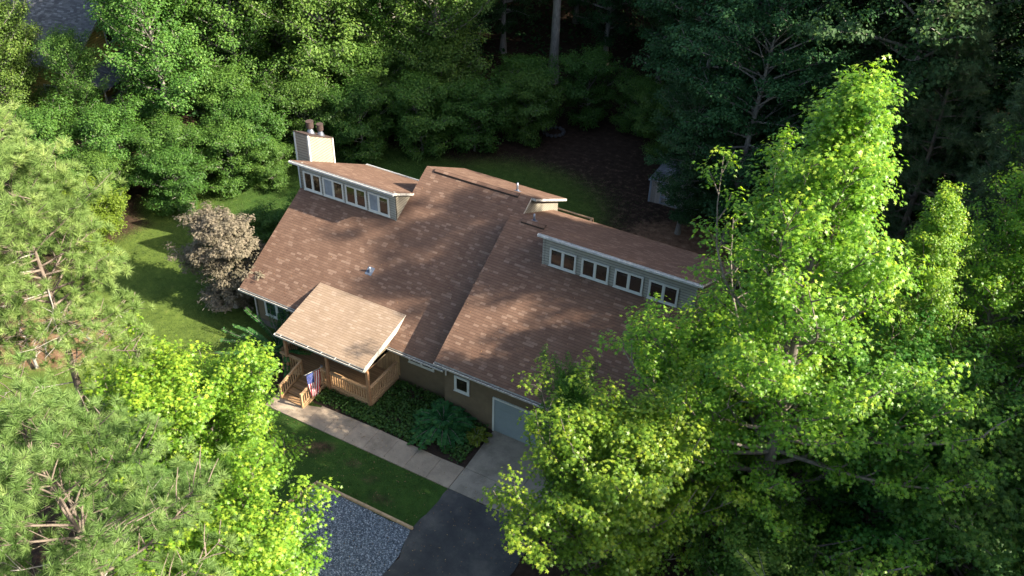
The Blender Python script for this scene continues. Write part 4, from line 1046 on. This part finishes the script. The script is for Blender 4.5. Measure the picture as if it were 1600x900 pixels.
# ---- shrubs and small trees along the lawn edge
sh = [(-12.4, 7.2, .75, 'green shrub spreading toward the lawn, left of the tan cedar'), (-11.0, 11.2, .85, 'leafy shrub at the back left corner of the lawn'), (-3.4, 5.4, .62, 'dark shrub between the tan cedar and the roof edge'), (-2.8, 8.8, .5, 'dark low shrub under the left clerestory'), (-6.2, 19.6, .95, 'rounded shrub directly behind the chimney flues'), (0.2, 24.8, .95, 'shrub at the middle of the back lawn edge'), (2.8, 28.0, .85, 'rightmost shrub where the lawn meets bare ground'),
      (-9.8, 17.2, 1.0, 'bushy shrub left of the chimney'), (-11.5, 13.5, .9, 'dark green shrub beyond the cedar, towards the chimney'), (-14.8, 14.5, 1.1, 'bushy shrub under the lit hardwood'), (-14.2, 9.0, .85, 'shrub at the left lawn corner behind the cedar'),
      (-17.5, 7.0, .95, 'pale shrub beside the bare dead limbs'), (-4.2, 26.0, 1.2, 'taller shrub behind the rounded ones'), (-8.6, 23.0, 1.3, 'large shrub below the lit hardwood'), (-15.6, 4.0, .75, 'small shrub left of the lawn corner'),
      (-13.6, 1.2, .82, 'yellow-green shrub at the edge of the left lawn'), (-16.8, -0.4, .85, 'pale shrub behind the left pine'), (5.5, 33.5, .9, 'dark shrub behind the fire ring'), (-20.5, 4.5, 1.0, 'shrub between the left hardwoods'),
      (1.5, 31.0, 1.0, 'dark shrub left of the fire ring'), (9.5, 34.0, .8, 'dark shrub right of the fire ring'), (-9.0, 12.8, .55, 'small dark bush beside the roof, left of the clerestory'), (18.8, 25.0, .6, 'dark bush against the right side of the shed'),
      (12.8, 31.5, .8, 'dark shrub behind the shed on its left'), (23.0, 20.5, .6, 'dark bush on bare ground right of the shed'), (27.5, 17.0, .8, 'bush in shade behind the right end of the roof'), (-22.5, 16.0, 0.9, 'shrub in front of the yellow house'),
      (30.0, -9.5, .8, 'low bush in deep shade at the bottom right'), (35.5, -4.5, .9, 'low bush under the right edge trees'), (25.6, -1.5, .6, 'bush at the right end of the garage'), (32.0, -3.0, .9, 'bush in shade behind the low dark tree')]
for x, y, s, lb in sh:
    copy_tree(sh1, lb, (x, y, 0), rw.uniform(0, 6.28), (s, s, s*rw.uniform(0.9, 1.15)), group='shrubs along the lawn edge')
yel = [o for o in scene.objects if o.get('label') == 'yellow-green shrub at the edge of the left lawn'][0]
for c in [c for c in scene.objects if c.parent == yel and c.name.startswith('crown')]:
    c.data = c.data.copy(); c.data.materials[0] = M['leaf_yel']

# ---- arching shrub with leaf pairs, bottom right
g = np.random.default_rng(5)
def arching(name, label, loc, n, L, leafm, seed, lsz=0.10, out=0.8, cat='shrub', step=0.075, group=None):
    g = np.random.default_rng(seed); root = thing(name, label, cat, loc, 0, group); tb = Tubes(); P = []; Y = []; Z = []; T = []
    for i in range(n):
        az = g.uniform(0, 6.28); e = g.uniform(0.5, 1.25); l = L*g.uniform(0.6, 1.1); s = np.linspace(0, 1, 12)
        hd = np.array((math.cos(az), math.sin(az), 0)); sdv = np.array((-math.sin(az), math.cos(az), 0))
        B = l*(np.cos(e)*s[:, None]*hd*(1+0.4*s[:, None])+(np.sin(e)*s-0.40*out*s**2.2)[:, None]*UP+(0.06*np.sin(s*5+i))[:, None]*sdv)
        tb.add(B, 0.022*(1-0.85*s)*L/3, 4)
        k = int(l*0.75/step)
        for q in range(k):
            x = 0.25+0.75*q/k; p = np.array([np.interp(x, s, B[:, a]) for a in range(3)]); d = nrm(np.array([np.interp(min(1, x+.08), s, B[:, a]) for a in range(3)])-p+1e-6)
            for sg in (-1, 1):
                w = nrm(np.cross(d, UP))*sg; P.append(p+w*lsz*0.7); Y.append(w+d*0.45+g.normal(0, .12, 3)); Z.append(UP+d*0.2+g.normal(0, 0.25, 3)); T.append(np.clip(0.25+0.5*x+g.normal(0, .12), 0, 1))
    V, F, Tt = place('oval', np.array(P), nrm(np.array(Y)), nrm(np.array(Z)), lsz*1.5, np.array(T))
    tb.build('stems', M['bark_grey'], root); np_mesh('foliage', V, F, M[leafm], Tt, parent=root); return root
ar = arching('arching_tree', 'tree with long arching shoots of paired leaves at the bottom right', (32.9, -12.6, 0), 90, 4.6, 'leaf_hw', 3, 0.13)
ar.location = (33.4, -11.8, 7.2)
tr_ = Tubes(); tr_.add(np.array([(0, 0, -7.2), (0.1, 0, -4), (0, 0.1, 0.2)]), np.array((0.17, 0.13, 0.08)), 8); tr_.build('trunk', M['bark_grey'], ar)

# ---- planting bed: big dark fronded shrub, hosta, crepe myrtle, ground cover
def frond_shrub(name, label, loc, n, L, leafm, seed, lf=0.16, cat='shrub'):
    g = np.random.default_rng(seed); root = thing(name, label, cat, loc); tb = Tubes(); P = []; Y = []; Z = []; T = []
    for i in range(n):
        az = i*2.4+g.normal(0, .2); e = g.uniform(0.45, 1.3); l = L*g.uniform(0.7, 1.1); s = np.linspace(0, 1, 10); hd = np.array((math.cos(az), math.sin(az), 0))
        B = l*(np.cos(e)*s[:, None]*hd*(1+.3*s[:, None])+(np.sin(e)*s-0.55*s**2.4)[:, None]*UP)+np.array((0, 0, 0.25)); tb.add(B, 0.018*(1-0.8*s), 4)
        for q in range(16):
            x = 0.2+0.8*q/15; p = np.array([np.interp(x, s, B[:, a]) for a in range(3)]); d = nrm(np.array([np.interp(min(1, x+.08), s, B[:, a]) for a in range(3)])-p+np.array((0, 0, -1e-3)))
            ll = lf*(0.6+0.8*math.sin(math.pi*min(1, x*0.95)))
            for sg in (-1, 1):
                w = nrm(np.cross(d, UP))*sg; P.append(p+w*ll*0.6); Y.append(w+d*0.5-UP*0.2); Z.append(UP+g.normal(0, 0.2, 3)); T.append(np.clip(0.2+0.5*x+g.normal(0, .12), 0, 1))
    V, F, Tt = place('broad', np.array(P), nrm(np.array(Y)), nrm(np.array(Z)), lf*1.35, np.array(T))
    tb.build('stems', M['bark_grey'], root); np_mesh('foliage', V, F, M[leafm], Tt, parent=root); return root
frond_shrub('fronded_shrub', 'wide dark green shrub of arching fronds in the bed left of the garage door', (13.75, -1.15, 0), 46, 1.75, 'leaf_bed', 8, 0.17)
frond_shrub('hosta', 'low yellow-green clump at the corner of the apron beside the fronded shrub', (15.45, -0.85, -.1), 26, 0.75, 'leaf_hosta', 9, 0.11, 'plant')
arching('crepe_myrtle', 'upright glossy green shrub before the left window of the house', (3.2, -0.9, 0), 46, 3.3, 'leaf_bed', 12, 0.11, 0.3)
def scatter(name, mat, pts, lsz, hmin, hmax, seed, tpl='oval', flat=0.8, label='', cat='', kind='stuff', tint=0.35):
    g = np.random.default_rng(seed); n = len(pts)
    P = np.column_stack([pts, g.uniform(hmin, hmax, n)]); Y = nrm(g.normal(0, 1, (n, 3))*np.array((1, 1, .3))); Z = nrm(UP*flat+g.normal(0, 0.45, (n, 3)))
    V, F, T = place(tpl, P, Y, Z, lsz*g.uniform(0.6, 1.3, n), np.clip(tint+g.normal(0, 0.2, n), 0, 1)); o = np_mesh(name, V, F, M[mat], T)
    o['kind'] = kind; o['label'] = label; o['category'] = cat; return o
g = np.random.default_rng(77)
def in_bed(p): return ((p[:, 1] < -0.05) | ((p[:, 0] < 13) & (p[:, 1] < 0.6)))&(p[:, 1] > -2.75)&~((p[:, 0] < 9.9)&(p[:, 1] > -1.78))
pts = np.column_stack([g.uniform(7.0, 15.7, 16000), g.uniform(-2.8, 0.7, 16000)]); pts = pts[in_bed(pts)]
dens = np.sin(pts[:, 0]*2.1)*0.25+np.sin(pts[:, 1]*3.7+pts[:, 0])*0.25+0.85-0.55*smooth(11.5, 15.5, pts[:, 0]); pts = pts[g.uniform(0, 1, len(pts)) < dens]
scatter('ground_cover', 'leaf_ivy', pts, 0.115, 0.03, 0.32, 3, 'broad', label='low dark green ground cover filling the bed by the walk', cat='ground cover')
# grass blades on the lawns
n = 230000; pts = np.column_stack([g.uniform(-16, 16, n), g.uniform(-13, 26, n)])
gr, di, lu = cover(pts[:, 0], pts[:, 1])
nz = 0.5+0.25*np.sin(pts[:, 0]*1.7+np.sin(pts[:, 1]*1.3)*2)+0.25*np.sin(pts[:, 1]*2.3+np.sin(pts[:, 0]*0.9)*2)
ok = (g.uniform(0, 1, n) < gr*(0.35+0.65*nz)*(1-0.5*di))
x, y = pts[:, 0], pts[:, 1]
ok &= ~((x > -0.1)&(x < 24)&(y > 0.0)&(y < 12.8)) & ~((x > 3.9)&(x < 9.95)&(y > -1.9)&(y < 1)) & ~((x > 5)&(x < 22)&(y > -4.3)&(y < 0.1)) & ~((x > 15.6)&(y < -4)) & ~((x > 8.2)&(y < -7.0))
pts = pts[ok]
tri = (np.array([(-0.10, 0, 0), (0.10, 0, 0), (0.05, 0.45, 0.75), (0.25, 0.1, 0), (0.42, 0, 0.1), (0.6, -0.3, 0.6), (-0.3, .2, 0), (-.2, .35, 0), (-.6, .4, .6)]), np.array([[0, 1, 2], [3, 4, 5], [6, 7, 8]]))
scatter('lawn_grass', 'grass', pts, 0.085, 0.0, 0.01, 5, tri, 3.0, label='mown grass of the lawns round the house', cat='grass', tint=0.45)
# leafy undergrowth on the forest floor
n = 90000; pts = np.column_stack([g.uniform(-60, 62, n), g.uniform(-20, 90, n)]); gr, di, lu = cover(pts[:, 0], pts[:, 1])
x, y = pts[:, 0], pts[:, 1]
bk = (y > 33+0.1*np.abs(x))|(x < -17)|(x > 30+0*y)|((x > 24.5)&(y < 2))|((x > 25)&(y > 13))
cl = (np.sin(x*0.9+np.sin(y*.7)*2)+np.sin(y*1.1+np.sin(x*.5)*2))*0.25+0.5
ok = bk & (g.uniform(0, 1, n) < cl*1.2) & (gr < 0.3) & (di < 0.4) & ~((x < -30)&(x > -48)&(y > 12)&(y < 30))
scatter('undergrowth', 'leaf_hwd', pts[ok], 0.30, 0.05, 1.1, 9, 'broad', label='leafy undergrowth on the forest floor', cat='undergrowth')

# ---- bare limbs lying left of the lawn, pale dead branches
def dead_limb(label, loc, L, seed, az, n=9):
    g = np.random.default_rng(seed); t = Tubes(); s = np.linspace(0, 1, 8); hd = np.array((math.cos(az), math.sin(az), 0.12)); B = L*s[:, None]*hd+g.normal(0, .08, (8, 3))*s[:, None]*L/4+np.array((0, 0, .15))
    t.add(B, 0.085*(1-0.8*s), 6)
    for k in range(n):
        b = B[g.integers(1, 8)]; d = nrm(hd+g.normal(0, 0.7, 3)+UP*0.35); l = L*g.uniform(.2, .42); q = np.stack([b, b+d*l*.5+g.normal(0, .07, 3), b+d*l+g.normal(0, .2, 3)]); t.add(q, np.array((.035, .02, .008)), 4)
        for _ in range(3): e_ = nrm(d+g.normal(0, .6, 3)); t.add(np.stack([q[1], q[1]+e_*l*.4]), np.array((.014, .005)), 3)
    o = t.build('fallen_branch', M['deadwood'], None); o.location = loc; tag(o, label, 'branch', 'fallen pale branches'); return o
dead_limb('pale bare dead limb among the bushes at the left', (-20.8, 8.2, 0.3), 4.5, 3, 2.6, 16)
dead_limb('pale dead limb lying beside the left hardwood trunk', (-19.4, 9.8, 0.5), 3.5, 4, 3.4, 14)
dead_limb('long pale limb lying on the bare dirt by the left lawn', (-5.6, -5.4, 0.05), 3.8, 5, 3.0)
dead_limb('thin pale limb lying on the dirt near the left edge', (-7.0, -8.2, 0.05), 3.4, 6, 2.7)

# ---- dead leaves and needles lying about
q = np.column_stack([g.uniform(4, 21, 1500), g.uniform(-12, -2.9, 1500)])
q = q[(np.sin(q[:, 0]*1.9)+np.sin(q[:, 1]*2.7+q[:, 0]) > 0.1) | (g.uniform(0, 1, len(q)) < 0.25)]
scatter('fallen_leaves', 'dead_leaf', q, 0.055, 0.068, 0.078, 21, 'oval', flat=5.0, label='dry leaves strewn over the walk, drive and grass strip', cat='fallen leaves', tint=0.5)
q = np.column_stack([g.uniform(0.3, 22, 1100), g.uniform(0.1, 1, 1100)**1.6*8.4]); inA = q[:, 0] < 12.9
q = q[(q[:, 1] < 5.0) | ((q[:, 0] > 6.8)&(q[:, 0] < 12.9))]; q = q[~((q[:, 0] > 4.2)&(q[:, 0] < 10)&(q[:, 1] < 1.8))]
n = len(q); zz = np.where(q[:, 0] < 12.95, fa(q[:, 1]), fb(q[:, 1]))+0.012
V, F, T = place('oval', np.column_stack([q, zz]), nrm(g.normal(0, 1, (n, 3))*np.array((1, 1, 0.2))), nrm(np.array((0, -m_, 1.0))+g.normal(0, .1, (n, 3))), 0.05*g.uniform(0.5, 1.3, n), np.clip(0.4+g.normal(0, .25, n), 0, 1))
o = np_mesh('roof_litter', V, F, M['dead_leaf'], T); o['kind'] = 'stuff'; o['label'] = 'dry leaves and twigs caught on the brown roof'; o['category'] = 'fallen leaves'
